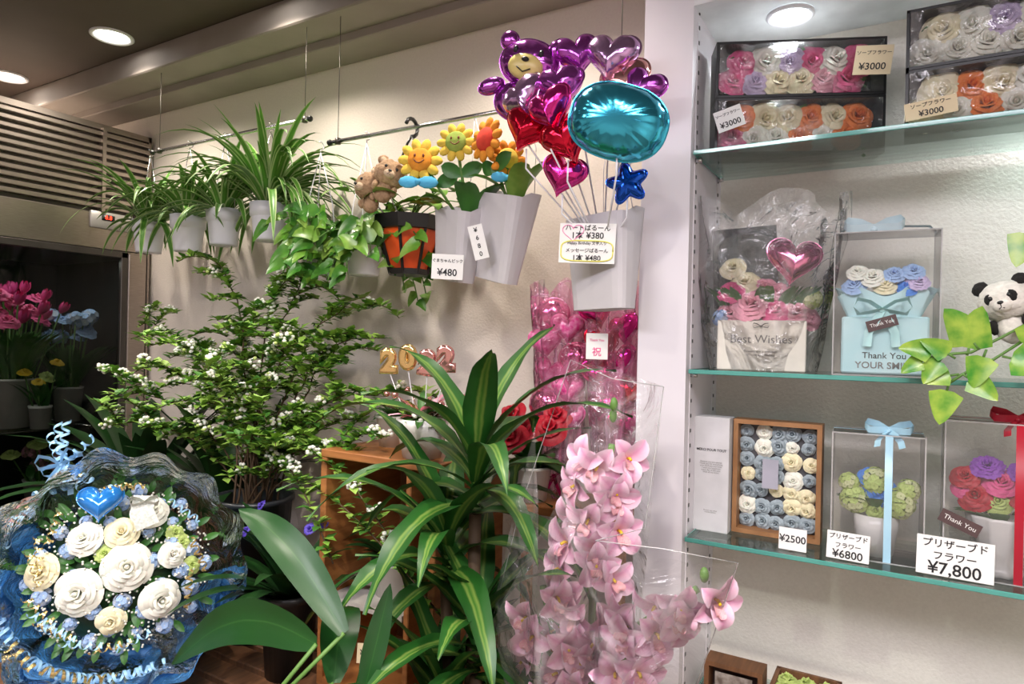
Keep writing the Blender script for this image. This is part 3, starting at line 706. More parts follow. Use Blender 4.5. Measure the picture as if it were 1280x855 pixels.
add('leaf_cluster',clb,t,frame((-.078,-.01,.105),(-.5,-1,.4),0,.018));add('leaf_cluster',cly,t,frame((.088,0,.145),(.5,-1,.6),0,.022))
add('leaf_cluster',roselp,t,frame((.085,0,.105),(.5,-1,.4),0,.024))
b=MB();rr=random.Random(4)
for i in range(60):
    a=rr.uniform(0,2*pi);b.leaf(arc((.06*math.cos(a)+rr.uniform(-.02,.02),.02*math.sin(a)+.01,.11),(math.cos(a)*.7,-.2+math.sin(a)*.6,1.5),.075,.8,5),.011,oval,0,.2)
part(b,'foliage',midleaf,t)
b=MB();pillow(b,H,.028,0,upright((.055,-.01,.215),(.2,-1,.1),-.15),0,0,.054);part(b,'heart_balloon_pick',fpk,t)
b=MB();b.tube([(.055,0,.2),(.02,0,.1)],.002,5);part(b,'balloon_stick',whitep,t)
b=MB();b.box((0,0,0),(.13,.002,.17),0,M=T(-.04,.05,.215)@Ry(-.05));part(b,'message_card',mat('dark_photo_card',(.03,.035,.035),(.20,.22,.21),rough=.5,scale=25),t,smooth=False)
b=MB();wrapcone(b,T(0,0,0)@Matrix.Scale(.48,4,V((0,1,0))),.100,.15,.30,0,2*pi,60,16,.012,5,.18,seed=3)
part(b,'cellophane_wrap',cello,t)
# aqua gift case
def case(t,W,Dp,Hh,edge=acrye):
    b=MB();th=.0012
    for sx in(-1,1): b.box((sx*W/2,0,Hh/2),(th,Dp,Hh))
    for sy in(-1,1): b.box((0,sy*Dp/2,Hh/2),(W,th,Hh))
    b.box((0,0,Hh),(W,Dp,th));b.box((0,0,.001),(W,Dp,.002));part(b,'clear_case',acry,t,smooth=False)
    b=MB()
    for sx in(-1,1):
        for sy in(-1,1): b.box((sx*W/2,sy*Dp/2,Hh/2),(.0022,.0022,Hh))
        for zz in (0,Hh): b.box((sx*W/2,0,zz),(.0022,Dp,.0022))
    for sy in(-1,1):
        for zz in (0,Hh): b.box((0,sy*Dp/2,zz),(W,.0022,.0022))
    part(b,'case_edge_glint',edge,t,smooth=False)
t=thing('flower_gift_case','clear gift case with pale aqua flowers and white ribbon handle','flower gift',(-.035,1.42,1.454),.08)
W=.168;Dp=.09;Hh=.262
case(t,W,Dp,Hh)
aqua=mat('aqua_box',(.50,.78,.82),(.62,.84,.86),rough=.6)
b=MB();b.box((0,0,.055),(.14,.07,.105),bev=.003);part(b,'aqua_box',aqua,t,smooth=False)
b=MB();P=[]
for i in range(8):
    s=i/7;P.append([((.052+.026*s)*math.cos(a)*(1+.10*math.sin(a*9+s)),(.026+.006*s)*math.sin(a)*(1+.10*math.sin(a*9)),.095+.06*s+.01*math.sin(a*5)) for a in [2*pi*j/60 for j in range(60)]])
b.grid(P,0,None,True);part(b,'tulle_collar',mat('aqua_tulle',(.62,.84,.86),(.5,.74,.78),rough=.7),t)
b=MB();bow(b,T(-.005,-.042,.120)@Rx(pi/2),.042,0,True,.35);part(b,'aqua_ribbon',mat('aqua_satin',(.46,.74,.74),(.60,.82,.82),rough=.3),t)
b=MB();bow(b,T(-.02,-.02,Hh+.008)@Rx(.6),.045,0,False,.3);b.leaf([(-.08,0,Hh),(-.07,0,Hh+.012),(0,0,Hh+.016),(.07,0,Hh+.012),(.08,0,Hh)],.012,const,0,0,side=V((0,1,0)));part(b,'ribbon_handle',mat('pale_blue_ribbon',(.68,.84,.90),rough=.4),t)
for i,(me,x,z,s) in enumerate(((roselb,-.05,.175,.02),(rosew[0],-.02,.19,.022),(rosecr[0],.0,.175,.02),(rosebl,.035,.17,.018),(roselb,.015,.195,.018),(roselil,.052,.18,.02),(rosew[1],-.045,.2,.018),(roselb,.045,.2,.018))):
    add('rose',me,t,frame((x,-.015,z-.01),(x*2,-1,.8),i,s))
text('Thank You',.016,ink,t,T(0,-.0362,.036)@Rx(pi/2));text('YOUR SMILE',.017,gp,t,T(0,-.0362,.018)@Rx(pi/2),.01)
b=MB();b.box((0,0,0),(.05,.0015,.02),0,M=T(-.005,-.0475,.095)@Ry(-.3));part(b,'message_tag',mat('brown_tag',(.10,.06,.06)),t,smooth=False)
text('Thank You',.009,paperw,t,T(-.005,-.0488,.095)@Ry(-.3)@Rx(pi/2))
# framed flower box (merci)
t=thing('framed_flower_box','wooden frame box of grey-blue and cream preserved flowers with white sleeve','framed flowers',(-.235,1.42,1.124),.0)
fw,fh=.165,.23
def fr(b,w,h,d,th,cx=0,cz=None):
    cz=h/2 if cz is None else cz
    for s in(-1,1):
        b.box((cx+s*(w/2-th/2),0,cz),(th,d,h));b.box((cx,0,cz+s*(h/2-th/2)),(w-2*th,d,th))
b=MB();fr(b,fw,fh,.04,.009,.02);part(b,'frame',woodfr,t,smooth=False)
b=MB();b.box((.02,.016,fh/2),(fw-.018,.004,fh-.018));part(b,'backing',mat('dark_backing',(.10,.10,.11)),t,smooth=False)
rr=random.Random(9);pal=[rosegrey,rosegrey,rosegrey,rosecr[0],rosew[0],rosegrey]
for ix in range(5):
    for iz in range(7):
        x=.02-.058+ix*.029+rr.uniform(-.004,.004);z=.025+iz*.030+rr.uniform(-.004,.004)
        me=rosecr[0] if (ix>=3 and iz in(1,2)) else rr.choice(pal)
        add('preserved_flower',me,t,frame((x,.008,z),(rr.uniform(-.2,.2),-1,rr.uniform(-.2,.2)),rr.uniform(0,6),rr.uniform(.012,.019)))
b=MB();b.box((.01,-.020,.125),(.03,.001,.058));part(b,'message_tag',mat('grey_tag',(.42,.42,.50)),t,smooth=False)
b=MB();b.box((-.100,-.022,fh/2),(.070,.045,fh+.004),bev=.001);part(b,'paper_sleeve',mat('sleeve_paper',(.70,.70,.72),rough=.7),t,smooth=False)
text('MERCI POUR TOUT',.0068,ink,t,T(-.100,-.0452,.165)@Rx(pi/2),.02)
text('Because you are special.\nThank you for everything,\nyour kindness and smile.\nI wish you happiness\nevery day of the year.\nWith all my heart.',.0045,gp,t,T(-.100,-.0452,.130)@Rx(pi/2))
text('flowers say what\nwords cannot',.004,gp,t,T(-.100,-.0452,.04)@Rx(pi/2))
def pres(x,lab,W,Dp,Hh,rib,flowers,vase,rz):
    t=thing('preserved_flower_case',lab,'flower gift',(x,1.40,1.124),rz)
    case(t,W,Dp,Hh)
    b=MB();xx=W*.12
    b.leaf([(xx,-Dp/2-.001,.0),(xx,-Dp/2-.001,Hh*.5),(xx,-Dp/2-.001,Hh),(xx,0,Hh+.002),(xx,Dp/2,Hh)],.006,const,0,0,side=V((1,0,0)))
    b.leaf([(-W/2,0,Hh+.003),(0,0,Hh+.003),(W/2,0,Hh+.003)],.006,const,0,0,side=V((0,1,0)))
    bow(b,T(xx,-.02,Hh+.006)@Rx(.5),.035,0,True,.3);part(b,'ribbon',rib,t)
    vase(t)
    for i,(me,px,pz,s) in enumerate(flowers):
        add('preserved_flower',me,t,frame((px,-.01,pz),(px*6,-1,(pz-.1)*14),i*1.3,s))
    b=MB();rr=random.Random(3)
    for i in range(30):
        a=rr.uniform(0,2*pi);b.leaf(arc((.03*math.cos(a),.02*math.sin(a),.09),(math.cos(a),math.sin(a)*.6,.7),.04,.8,5),.008,oval,0,.2)
    part(b,'foliage',midleaf,t)
    return t
def v1(t):
    b=MB();b.lathe([(0,.002),(.028,.002),(.036,.05),(.038,.075),(.034,.075),(0,.06)],20,flute=.03,nf=5);part(b,'vase',whitec,t)
pres(-.04,'clear case of blue and lime flowers with pale blue ribbon',.145,.10,.225,ribt,[(cly,-.035,.10,.026),(cly,.035,.10,.028),(cly,0,.135,.026),(rosebl,.005,.118,.027),(rosebl,-.012,.142,.018),(cly,-.045,.13,.018),(cly,.05,.125,.02),(rosegr,0,.085,.018)],v1,.05)
def v2(t):
    b=MB();b.lathe([(0,.002),(.034,.002),(.032,.012),(.024,.022),(.038,.05),(.047,.095),(.048,.1),(.042,.1),(0,.09)],40,flute=.05,nf=10);part(b,'vase',whitec,t)
pres(.145,'clear case of red and purple roses in white vase, red ribbon',.165,.11,.26,ribr,[(rosered,-.035,.13,.028),(rosepk,.0,.155,.026),(rosepur,-.02,.18,.024),(rosegr,-.005,.125,.024),(rosered,.035,.135,.028),(rosepur,.03,.175,.022),(rosered,-.05,.16,.022),(rosepk,-.055,.14,.016)],v2,0.)
t=thing('message_tag','small dark brown thank-you tag on the red ribbon case','gift tag',M=upright((.085,1.338,1.215),(0,-1,0),-.4));b=MB();b.box((0,0,0),(.06,.022,.001));part(b,'tag',mat('brown_tag',(.10,.06,.06)),t,smooth=False);text('Thank You',.011,paperw,t,T(0,0,.001))
card(-.172,1.330,1.1455,.048,.040,[('¥2500',.018)],'white handwritten price card below the framed flower box',tilt=0.,n=V((-.02,-1,.1)))
card(-.080,1.325,1.1495,.068,.048,[('プリザーブド',.0105),('フラワー',.0105),('¥6800',.019)],'white handwritten price card in front of blue flower case',tilt=-.03,n=V((.02,-1,.1)))
card(.078,1.325,1.1575,.108,.064,[('プリザーブド',.0155),('フラワー',.0155),('¥7,800',.027)],'large white handwritten price card in front of red flower case',tilt=-.02,n=V((.02,-1,.1)))
# small boxes on lowest shelf
t=thing('small_framed_box','small dark wooden shadow box','gift box',(-.275,1.36,.779));b=MB();fr(b,.11,.10,.05,.009);part(b,'frame',wooddk,t,smooth=False)
b=MB();b.box((0,.015,.05),(.095,.004,.085));part(b,'backing',mat('brown_tag',(.10,.06,.06)),t,smooth=False)
b=MB();b.box((0,-.018,.055),(.07,.002,.05));part(b,'picture_card',mat('faded_print',(.45,.40,.36),(.16,.12,.10),rough=.6,scale=60),t,smooth=False)
t=thing('wooden_succulent_tray','small dark wooden tray of green succulents','planter',(-.15,1.38,.779));b=MB();
for sx in(-1,1): b.box((sx*.055,0,.04),(.008,.10,.08));b.box((0,sx*.05,.04),(.118,.008,.08))
b.box((0,0,.03),(.11,.1,.05));part(b,'tray',wooddk,t,smooth=False)
for i in range(6): add('succulent',rosegr,t,frame((-.035+.035*(i%3),-.02+.04*(i//3),.07),(0,0,1),i,.02))
# panda + pothos
PX,PY,PZ=.235,1.40,1.454
t=thing('potted_pothos','yellow-green pothos vines trailing from a white pot','potted plant',(PX,PY,PZ))
b=MB();b.lathe([(0,0),(.045,0),(.055,.09),(.058,.09),(.058,.1),(.05,.1),(0,.085)],24);part(b,'pot',whitec,t)
bl=MB();bs=MB()
def W2(p): return V((p[0]-PX,p[1]-PY,p[2]-PZ))
def pvine(pts,lv):
    bs.tube([W2(p) for p in pts],.0024,6)
    for (p,d,s) in lv:
        d=V(d).normalized();p=W2(p);q=p+d*.012;bs.tube([p,q],.002,5)
        side=d.cross(V((-.05,-1,.25)))
        bl.leaf(arc(q,d,s*2.0,.35,8),s*.95,hearty,0,.18,side=side)
pvine([(.235,1.40,1.54),(.19,1.30,1.565),(.13,1.275,1.525),(.09,1.27,1.50),(.05,1.27,1.495),(.035,1.27,1.49)],
 [((.10,1.27,1.505),(-.5,-.1,.8),.034),((.085,1.27,1.495),(.2,-.1,1),.034),((.05,1.27,1.497),(-1,-.1,.25),.024),((.055,1.27,1.495),(-.4,-.1,-.6),.022),((.11,1.27,1.505),(-.3,-.1,-1),.026),((.035,1.27,1.49),(-.9,-.1,-.5),.018),((.07,1.27,1.49),(-.7,-.1,.5),.022)])
pvine([(.235,1.40,1.54),(.17,1.29,1.53),(.12,1.275,1.49),(.08,1.272,1.465),(.062,1.27,1.45)],
 [((.062,1.27,1.45),(-.2,-.1,-1),.028),((.08,1.27,1.465),(.7,-.1,-.5),.024),((.075,1.27,1.465),(-.9,-.1,-.2),.020),((.13,1.27,1.495),(.8,-.2,-.2),.032),((.15,1.275,1.505),(.5,-.2,.6),.030)])
pvine([(.235,1.40,1.54),(.21,1.35,1.64),(.18,1.32,1.69),(.165,1.31,1.70)],[((.165,1.31,1.70),(-.3,-.2,-1),.028),((.18,1.31,1.70),(.4,-.2,.2),.032),((.19,1.32,1.66),(.4,-.2,-.7),.03)])
pvine([(.235,1.40,1.54),(.25,1.33,1.59),(.27,1.30,1.56)],[((.25,1.32,1.58),(.5,-.3,.7),.04),((.27,1.30,1.56),(.3,-.3,-.9),.04),((.25,1.31,1.58),(-.6,-.2,.2),.028)])
part(bs,'vine',stem,t);part(bl,'foliage',[mat('golden_pothos_leaf',(.05,.26,.02),(.36,.52,.07),rough=.25,scale=30)],t)
pw=mat('white_plush',(.78,.75,.68),rough=1,scale=120,bump=.6);pb=mat('black_plush',(.015,.014,.013),rough=1,scale=120,bump=.5)
plush('panda_plush','small black and white panda plush perched in pothos',(.136,1.31,1.583),(-.3,-1,.0),.037,pw,pw,None,patch=pb,tilt=.25)
# ---------------------------------------------------------------- bench and crate
t=thing('slatted_bench','dark wooden slatted display bench','table',(-1.63,.95,0))
b=MB()
for k in range(13): b.box((0,-.47+k*.078,.687),(1.66,.062,.026),bev=.003)
part(b,'tabletop',wooddk,t,smooth=False)
for yy in(-.44,.44):
    b=MB();b.box((0,yy,.65),(1.6,.03,.05));part(b,'apron',wooddk,t,smooth=False)
for sx in(-1,1):
    for sy in(-1,1):
        b=MB();b.box((sx*.78,sy*.44,.337),(.05,.05,.674),bev=.003);part(b,'leg',wooddk,t,smooth=False)
CZ=1.243
t=thing('wooden_crate_shelf','orange-brown wooden open crate shelf standing on bench','shelf',(-.99,1.235,.70))
b=MB();b.box((0,0,.534),(.335,.27,.018),bev=.002);part(b,'top_board',wood,t,smooth=False)
for e in(-1,1):
    b=MB();b.box((e*.158,0,.262),(.018,.27,.524),bev=.002);part(b,'side_panel',wood,t,smooth=False)
b=MB();b.box((.085,-.0,.262),(.014,.25,.52),bev=.002);part(b,'divider',wood,t,smooth=False)
b=MB();b.box((-.035,0,.20),(.22,.25,.014));part(b,'shelf_board',[mat('pale_shelf',(.6,.57,.52))],t,smooth=False)
b=MB();b.box((0,0,.01),(.30,.27,.018));part(b,'bottom_board',wood,t,smooth=False)
b=MB();b.box((0,.132,.262),(.31,.006,.52));part(b,'back_panel',wooddk,t,smooth=False)
t=thing('display_stand','tall narrow wooden plant stand','stand',(-.61,1.385,0))
b=MB();b.box((0,0,1.13),(.25,.19,.018),bev=.002);part(b,'top_board',wood,t,smooth=False)
for sx in(-1,1):
    for sy in(-1,1):
        b=MB();b.box((sx*.11,sy*.08,.5605),(.02,.02,1.121));part(b,'leg',wood,t,smooth=False)
# pink balloon bouquets
def pinkb(x,z0,r,L,m,lab,seed,conf,round_=False):
    t=thing('pink_balloon_bouquet',lab,'balloon bouquet',(x,1.39,z0))
    b=MB();wrapcone(b,T(0,0,0),.015,r,L,0,2*pi,56,16,.010,6,.10,flare=.45,seed=seed);part(b,'cellophane_wrap',m,t)
    rr=random.Random(seed)
    for i in range(8):
        zz=L*(.40+.075*i);xx=(-1)**i*.45*r+rr.uniform(-.1,.1)*r
        b=MB();pillow(b,H if not (round_ and i%3==1) else ell_out(1,1,48),.024,0,upright((xx,rr.uniform(-.5,.1)*r,zz),(rr.uniform(-.3,.7),-1,.1),rr.uniform(-.4,.4)),0,0,.040);part(b,'foil_balloon',conf[i%len(conf)],t)
        b=MB();b.tube([(0,0,.0),(xx*.7,0,zz-.03)],.002,5);part(b,'stick',whitep,t)
    b=MB();bow(b,T(0,-.03,L*.12)@Rx(pi/2),.04,0);part(b,'bow',fmag,t)
confm=mat('pink_confetti_film',(.88,.32,.55),(.72,.05,.28),rough=.2,scale=90,coat=.6)
pinkb(-.685,1.14,.070,.46,cellop,'pink heart balloons wrapped in confetti-printed pink cellophane',3,[confm,fpk,confm],True)
pinkb(-.555,1.14,.068,.46,cellop,'magenta heart balloons wrapped in pink tulle',5,[fmag,fmag,fred])
card(-.560,1.30,1.495,.046,.055,[('Thank You',.007),('祝',.02)],'small white greeting card on magenta balloon bouquet',cols=[petpink,petpink])
# number balloons on crate
t=thing('number_balloon_arrangement','small white pot with gold number balloon picks and pink leaves','balloon arrangement',(-.91,1.16,CZ))
b=MB();b.lathe([(0,0),(.042,0),(.055,.06),(.058,.085),(.054,.085),(0,.07)],24);part(b,'pot',whitec,t)
def digit(ch,x,z,m):
    cu=bpy.data.curves.new('d','FONT');cu.body=ch;cu.size=.065;cu.align_x='CENTER';cu.align_y='CENTER';cu.offset=.0015;cu.bevel_depth=.006;cu.extrude=.003;cu.bevel_resolution=2;cu.resolution_u=4
    ob=bpy.data.objects.new('d',cu);COL.objects.link(ob);me=bpy.data.meshes.new_from_object(ob.evaluated_get(bpy.context.evaluated_depsgraph_get()));bpy.data.objects.remove(ob)
    me.materials.clear();me.materials.append(m);add('number_balloon',me,t,T(x,0,z)@Rz(.45)@Rx(pi/2)@Rz(R.uniform(-.2,.2)))
for ch,x,z,m in (('2',-.10,.205,fgold),('0',-.045,.215,fgold),('2',.01,.205,frose),('2',.06,.215,frose)): 
    digit(ch,x,z,m)
    b=MB();b.tube([(x*.3,0,.05),(x,0,z-.02)],.0012,5);part(b,'stick',whitep,t)
b=MB();rr=random.Random(2)
for i in range(55):
    a=rr.uniform(0,2*pi);b.leaf(arc((0,0,.07),(math.cos(a),math.sin(a),rr.uniform(.5,2)),rr.uniform(.04,.11),1.2,5),.010,oval,rr.choice((0,0,0,1,2)),.2)
part(b,'foliage',[midleaf,petlp,frose],t)
b=MB()
for i in range(9):
    a=rr.uniform(0,2*pi);q=arc((0,0,.06),(math.cos(a),math.sin(a)*.6,1.2),rr.uniform(.1,.15),1.,7);b.tube(q,.0012,4);b.ell(q[-1],(.008,.008,.008),0,8,6)
part(b,'glitter_spray',frose,t,kind='stuff')
def potplant(x,y,z,r,h,pm,lm,n,L,w,lab,seed,prof=oval,flower=None,el=(.5,2),name='potted_plant'):
    rr=random.Random(seed)
    t=thing(name,lab,'potted plant',(x,y,z))
    b=MB();b.lathe([(0,0),(r*.75,0),(r*.95,h*.9),(r*1.04,h*.92),(r*1.04,h),(r*.96,h),(r*.9,h*.85),(0,h*.85)],24);part(b,'pot',pm,t)
    b=MB()
    for i in range(n):
        a=rr.uniform(0,2*pi);b.leaf([V((p.x,min(p.y,1.49-y),p.z)) for p in arc((0,0,h*.8),(math.cos(a),math.sin(a),rr.uniform(*el)),L*rr.uniform(.6,1.1),1.3,8)],w,prof,0,.2)
    part(b,'foliage',lm,t)
    if flower:
        for i in range(flower[1]):
            a=rr.uniform(0,2*pi);p=(math.cos(a)*flower[3],math.sin(a)*flower[3],flower[2]+rr.uniform(-.03,.03))
            if p[1]+y>1.46: p=(p[0],1.45-y,p[2])
            add('flower',flower[0],t,frame(p,(p[0]*5,-1,.8),rr.uniform(0,6),flower[4]))
    return t
potplant(-1.06,1.24,CZ,.045,.075,whitec,[midleaf],20,.09,.012,'small green plant in white pot on crate shelf',31)
redfl=rose_mesh('red_bract_flower',petred,20,0,(4,5,6),1.4)
potplant(-.735,1.34,1.139,.05,.08,whitec,[midleaf],16,.14,.022,'red-flowered plant in small white pot on plant stand',32,flower=(redfl,6,.17,.06,.035))
potplant(-1.02,1.20,.907,.05,.08,whitec,[darkleaf],20,.12,.015,'dark-leaved plant in white pot inside the crate',33)
card(-.97,1.07,.83,.05,.04,[('¥480',.018)],'small cream price card at the front of crate shelf',paperc)
# ---------------------------------------------------------------- corn plant
def corn(x,y,lab,seed,heads,pot_h=.5):
    rr=random.Random(seed)
    t=thing('corn_plant',lab,'potted plant',(x,y,0))
    b=MB();b.lathe([(0,0),(.075,0),(.10,pot_h),(.105,pot_h),(.095,pot_h),(.09,pot_h-.04),(0,pot_h-.04)],28);part(b,'pot',blackm,t)
    b=MB()
    for (hx,hy,hz,n,L,w,e0,dr) in heads: b.tube([(hx*.3,hy*.3,pot_h-.05),(hx*.7,hy*.7,(pot_h+hz)/2),(hx,hy,hz)],[.016,.014,.012],8)
    part(b,'trunk',twig,t)
    b=MB()
    for (hx,hy,hz,n,L,w,e0,dr) in heads:
        for i in range(n):
            a=i*2.4+rr.uniform(-.3,.3);el=e0+2.4*(i/n)**1.4;zz=hz+.12*i/n
            pts=arc((hx,hy,zz),(math.cos(a),math.sin(a),el),L*rr.uniform(.8,1.1),dr-.8*i/n,12)
            pts=[V((p.x,min(p.y,(1.27 if p.x+x>-.75 else 1.47)-y),p.z)) for p in pts]
            b.leaf(pts,w*rr.uniform(.85,1.2),lambda u:max(.03,min(1,.35+u*2.2)*(1-u**2.6)),0,.25,wave=.10)
    part(b,'foliage',dracm,t)
corn(-.70,1.06,'tall corn plant with yellow-striped glossy green leaves in black pot',5,[(0,0,1.17,20,.34,.031,.3,2.2),(-.05,-.02,1.02,18,.34,.029,.1,2.2),(.03,-.03,.88,18,.28,.027,.1,1.8),(-.04,-.04,.74,18,.28,.027,.2,1.6)])
# ---------------------------------------------------------------- peace lily
LX,LY,LZ=-.90,.70,.70
t=thing('potted_peace_lily','dark green broad-leaved peace lily in a black pot on bench','potted plant',(LX,LY,LZ))
b=MB();b.lathe([(0,0),(.06,0),(.075,.12),(.08,.12),(.08,.13),(.07,.13),(0,.11)],24);part(b,'pot',blackm,t)
bl=MB();bs=MB()
def bigleaf(base,tip,w,sag=.05,face=(.75,-.75,.45)):
    base=V((base[0]-LX,base[1]-LY,base[2]-LZ));tip=V((tip[0]-LX,tip[1]-LY,tip[2]-LZ));st=V((0,0,.10))
    mid=(base+st)/2;bs.tube([st,mid+V((0,0,.03)),base],.0035,6)
    pts=[]
    for k in range(14):
        u=k/13;p=base.lerp(tip,u);p.z+=sag*math.sin(pi*u);pts.append(p)
    side=(tip-base).cross(V(face))
    bl.leaf(pts,w,lambda u:max(.02,math.sin(pi*min(1,u*.96+.04))**.62*(1-.25*u)),0,.22,side=side,wave=.05)
bigleaf((-.76,.78,1.03),(-1.05,.80,1.18),.034,.035)
bigleaf((-.80,.76,1.01),(-1.21,.78,.86),.042,.06)
bigleaf((-.76,.74,.91),(-.62,.76,.945),.038,.02)
bigleaf((-.735,.80,.93),(-.735,.86,1.09),.022,.0)
bigleaf((-.80,.80,.93),(-.92,.95,.98),.038,.04)
part(bs,'leaf_stalk',stem,t);part(bl,'foliage',lilym,t)
# ---------------------------------------------------------------- spirea
t=thing('spirea_arrangement','arching white-flowered spirea branches in a tall dark bucket','flower arrangement',(-1.50,1.19,.70))
b=MB();b.lathe([(0,0),(.075,0),(.10,.36),(.106,.36),(.106,.372),(.095,.372),(.09,.34),(0,.34)],28);part(b,'bucket',mat('dark_bucket',(.03,.035,.04),rough=.3),t)
rr=random.Random(17);bs=MB();bl=MB();bf=MB()
def clampY(p): return V((p.x,max(-.55,min(p.y,.27)),p.z))
def foliate(pts,dens,flw):
    n=len(pts)
    for k in range(1,n):
        for q in range(dens):
            p=pts[k-1].lerp(pts[k],rr.random());a=rr.uniform(0,2*pi);d=V((math.cos(a),math.sin(a),rr.uniform(-.2,.9)))
            L=rr.uniform(.020,.038);bl.leaf(arc(p,d,L,.4,2),L*.30,oval,0 if rr.random()<.75 else 1,.2)
        if rr.random()<flw:
            p=pts[k]+V((rr.uniform(-.01,.01),rr.uniform(-.01,.01),.008))
            for q in range(12):
                o=V((rr.gauss(0,1),rr.gauss(0,1),rr.gauss(.3,.7))).normalized()*.014
                bf.ell(p+o,(.006,.006,.0045),0 if rr.random()<.9 else 1,5,3)
targets=[(-.66,.05,.82),(-.5,-.1,.62),(-.30,.08,1.0),(-.2,.1,.80),(.02,.05,.92),(.10,.12,.97),(.2,.0,.80),(.32,.02,.74),(.46,.0,.66),(.42,-.05,.54),(-.1,-.15,.74),(-.35,-.2,.55),(.12,-.2,.68),(-.42,.1,.75),(.30,.1,.88),(-.05,.0,.64),(.25,-.12,.54),(-.25,-.1,.68),(.38,.08,.80)]
for (tx,ty,tz) in targets:
    base=V((rr.uniform(-.05,.05),rr.uniform(-.05,.05),.3));tip=V((tx,ty,tz))
    pts=[];fw_=.22 if tx<-.05 and tz<.9 else .07
    c=V((tx*.35,ty*.35,.3+(tz-.3)*1.0+.05))
    for k in range(15):
        u=k/14;pts.append(clampY(base*(1-u)**2+c*2*u*(1-u)+tip*u*u+V((rr.gauss(0,.004),rr.gauss(0,.004),rr.gauss(0,.004)))))
    bs.tube(pts,[.0035*(1-k/18) for k in range(15)],5)
    foliate(pts[4:],9,fw_)
    for k in range(4,14):
        if rr.random()<.85:
            a=rr.uniform(0,2*pi);d=V((math.cos(a),math.sin(a),rr.uniform(.3,1.3)));br=[clampY(p) for p in arc(pts[k],d,rr.uniform(.07,.17),rr.uniform(.6,1.6),6)]
            bs.tube(br,.0013,4);foliate(br,8,fw_)
for (sx,sz,ex,ez,y) in ((.25,.60,.62,.32,-.10),(.3,.66,.66,.60,-.05),(.2,.55,.42,.30,-.12),(.25,.5,.78,.18,-.1)):
    p0=V((.05,0,.35));pts=[]
    for k in range(14):
        u=k/13;c=V((sx,y,sz+.12));pts.append(clampY(p0*(1-u)**2+c*2*u*(1-u)+V((ex,y,ez))*u*u))
    bs.tube(pts,.002,5);foliate(pts[4:],12,.15)
part(bs,'branch',twig,t);part(bl,'foliage',[spirm,mat('dark_spirea_leaf',(.07,.22,.03),rough=.5)],t);part(bf,'blossom',[petw,petgreen],t,kind='stuff')
# dark plants behind
potplant(-2.12,1.27,.70,.10,.22,blackm,[darkleaf],34,.55,.035,'dark green leafy plant in black pot beside refrigerator',41,lance,el=(.8,3.5))
potplant(-1.80,1.33,.70,.09,.25,blackm,[darkleaf,],26,.52,.03,'dark green strap-leaved plant in black bucket',42,lance,el=(1,4))
potplant(-1.25,1.10,.70,.07,.2,blackm,[darkleaf],40,.28,.02,'dark leafy plant with small violet flowers in black bucket',43,lance,(mat and rose_mesh('violet_flower',mat('violet_petal',(.10,.06,.5)),21,.1,(3,5)),5,.36,.10,.013),el=(.8,3))
potplant(-2.32,.93,.70,.09,.12,blackm,[midleaf],24,.2,.03,'mauve hydrangea plant in dark pot beside refrigerator',44,oval,(clm,9,.24,.11,.045))
# ---------------------------------------------------------------- fridge contents
def bucketflowers(x,y,z,r,h,me,n,fh,fs,lab,seed,spread=.1,lm=midleaf,bm=whitec):
    rr=random.Random(seed);t=thing('flower_bucket',lab,'flower bucket',(x,y,z),group='flower buckets in the refrigerator')
    b=MB();b.lathe([(0,0),(r*.8,0),(r,h),(r*1.04,h),(r*.97,h-.01),(r*.8,.02),(0,.02)],20);part(b,'bucket',bm,t)
    bs=MB();bl=MB()
    for i in range(n):
        a=rr.uniform(0,2*pi);d=rr.uniform(.2,1)*spread;p=V((math.cos(a)*d*.8,math.sin(a)*d,fh+rr.uniform(-.06,.05)))
        bs.tube([(0,0,.03),(p.x*.5,p.y*.5,h),tuple(p)],.0025,5)
        add('flower',me if not isinstance(me,list) else rr.choice(me),t,frame(p,(p.x*3+.5,p.y*3,1.2),rr.uniform(0,6),fs*rr.uniform(.8,1.2)))
        for q in range(2):
            aa=rr.uniform(0,2*pi);bl.leaf(arc((p.x*.4,p.y*.4,h*.9),(math.cos(aa),math.sin(aa),2),fh-h,1.,6),.014,lance,0,.2)
    part(bs,'stem',stem,t);part(bl,'foliage',lm,t)
def tulip(m,nm):
    b=MB()
    for i in range(6):
        a=i*pi/3;P=[]
        for k in range(6):
            s=k/5;row=[]
            for u in(-1,-.5,0,.5,1):
                aa=a+u*.62*math.sin(pi*(.2+.62*s));rd=(.55*math.sin(pi*(.08+.62*s)))*(1 if i%2 else .9);row.append((rd*math.cos(aa),rd*math.sin(aa),1.5*s*(1-.08*u*u)))
            P.append(row)
        b.grid(P,0)
    return b.mesh(nm,[m])
tul=tulip(mat('hot_pink_petal',(.82,.08,.32),(.68,.04,.24),rough=.5),'tulip_bloom')
bucketflowers(-2.69,1.105,1.164,.078,.17,[tul,tul,rosepk],32,.42,.032,'white bucket of pink tulips in the refrigerator',51,.17)
bucketflowers(-2.72,1.31,1.164,.05,.13,[roselb,clb],16,.36,.028,'bucket of light blue flowers in the refrigerator',52,.09)
bucketflowers(-2.57,1.15,1.164,.035,.08,[rosegr,rose_mesh('yellow_rose',petyel,30)],5,.2,.022,'small bucket of yellow flowers in the refrigerator',53,.06)
bucketflowers(-2.72,.85,1.164,.06,.17,[rosepk,rosepur],14,.4,.03,'bucket of purple and pink flowers in the refrigerator',54,.13)
bucketflowers(-2.70,1.22,.864,.06,.10,[clm,rosegr],9,.18,.03,'bucket of mauve flowers on the lower refrigerator rack',55,.1)
bucketflowers(-2.70,.95,.864,.06,.10,[clm],9,.2,.04,'bucket of mauve hydrangeas on the lower refrigerator rack',56,.1)
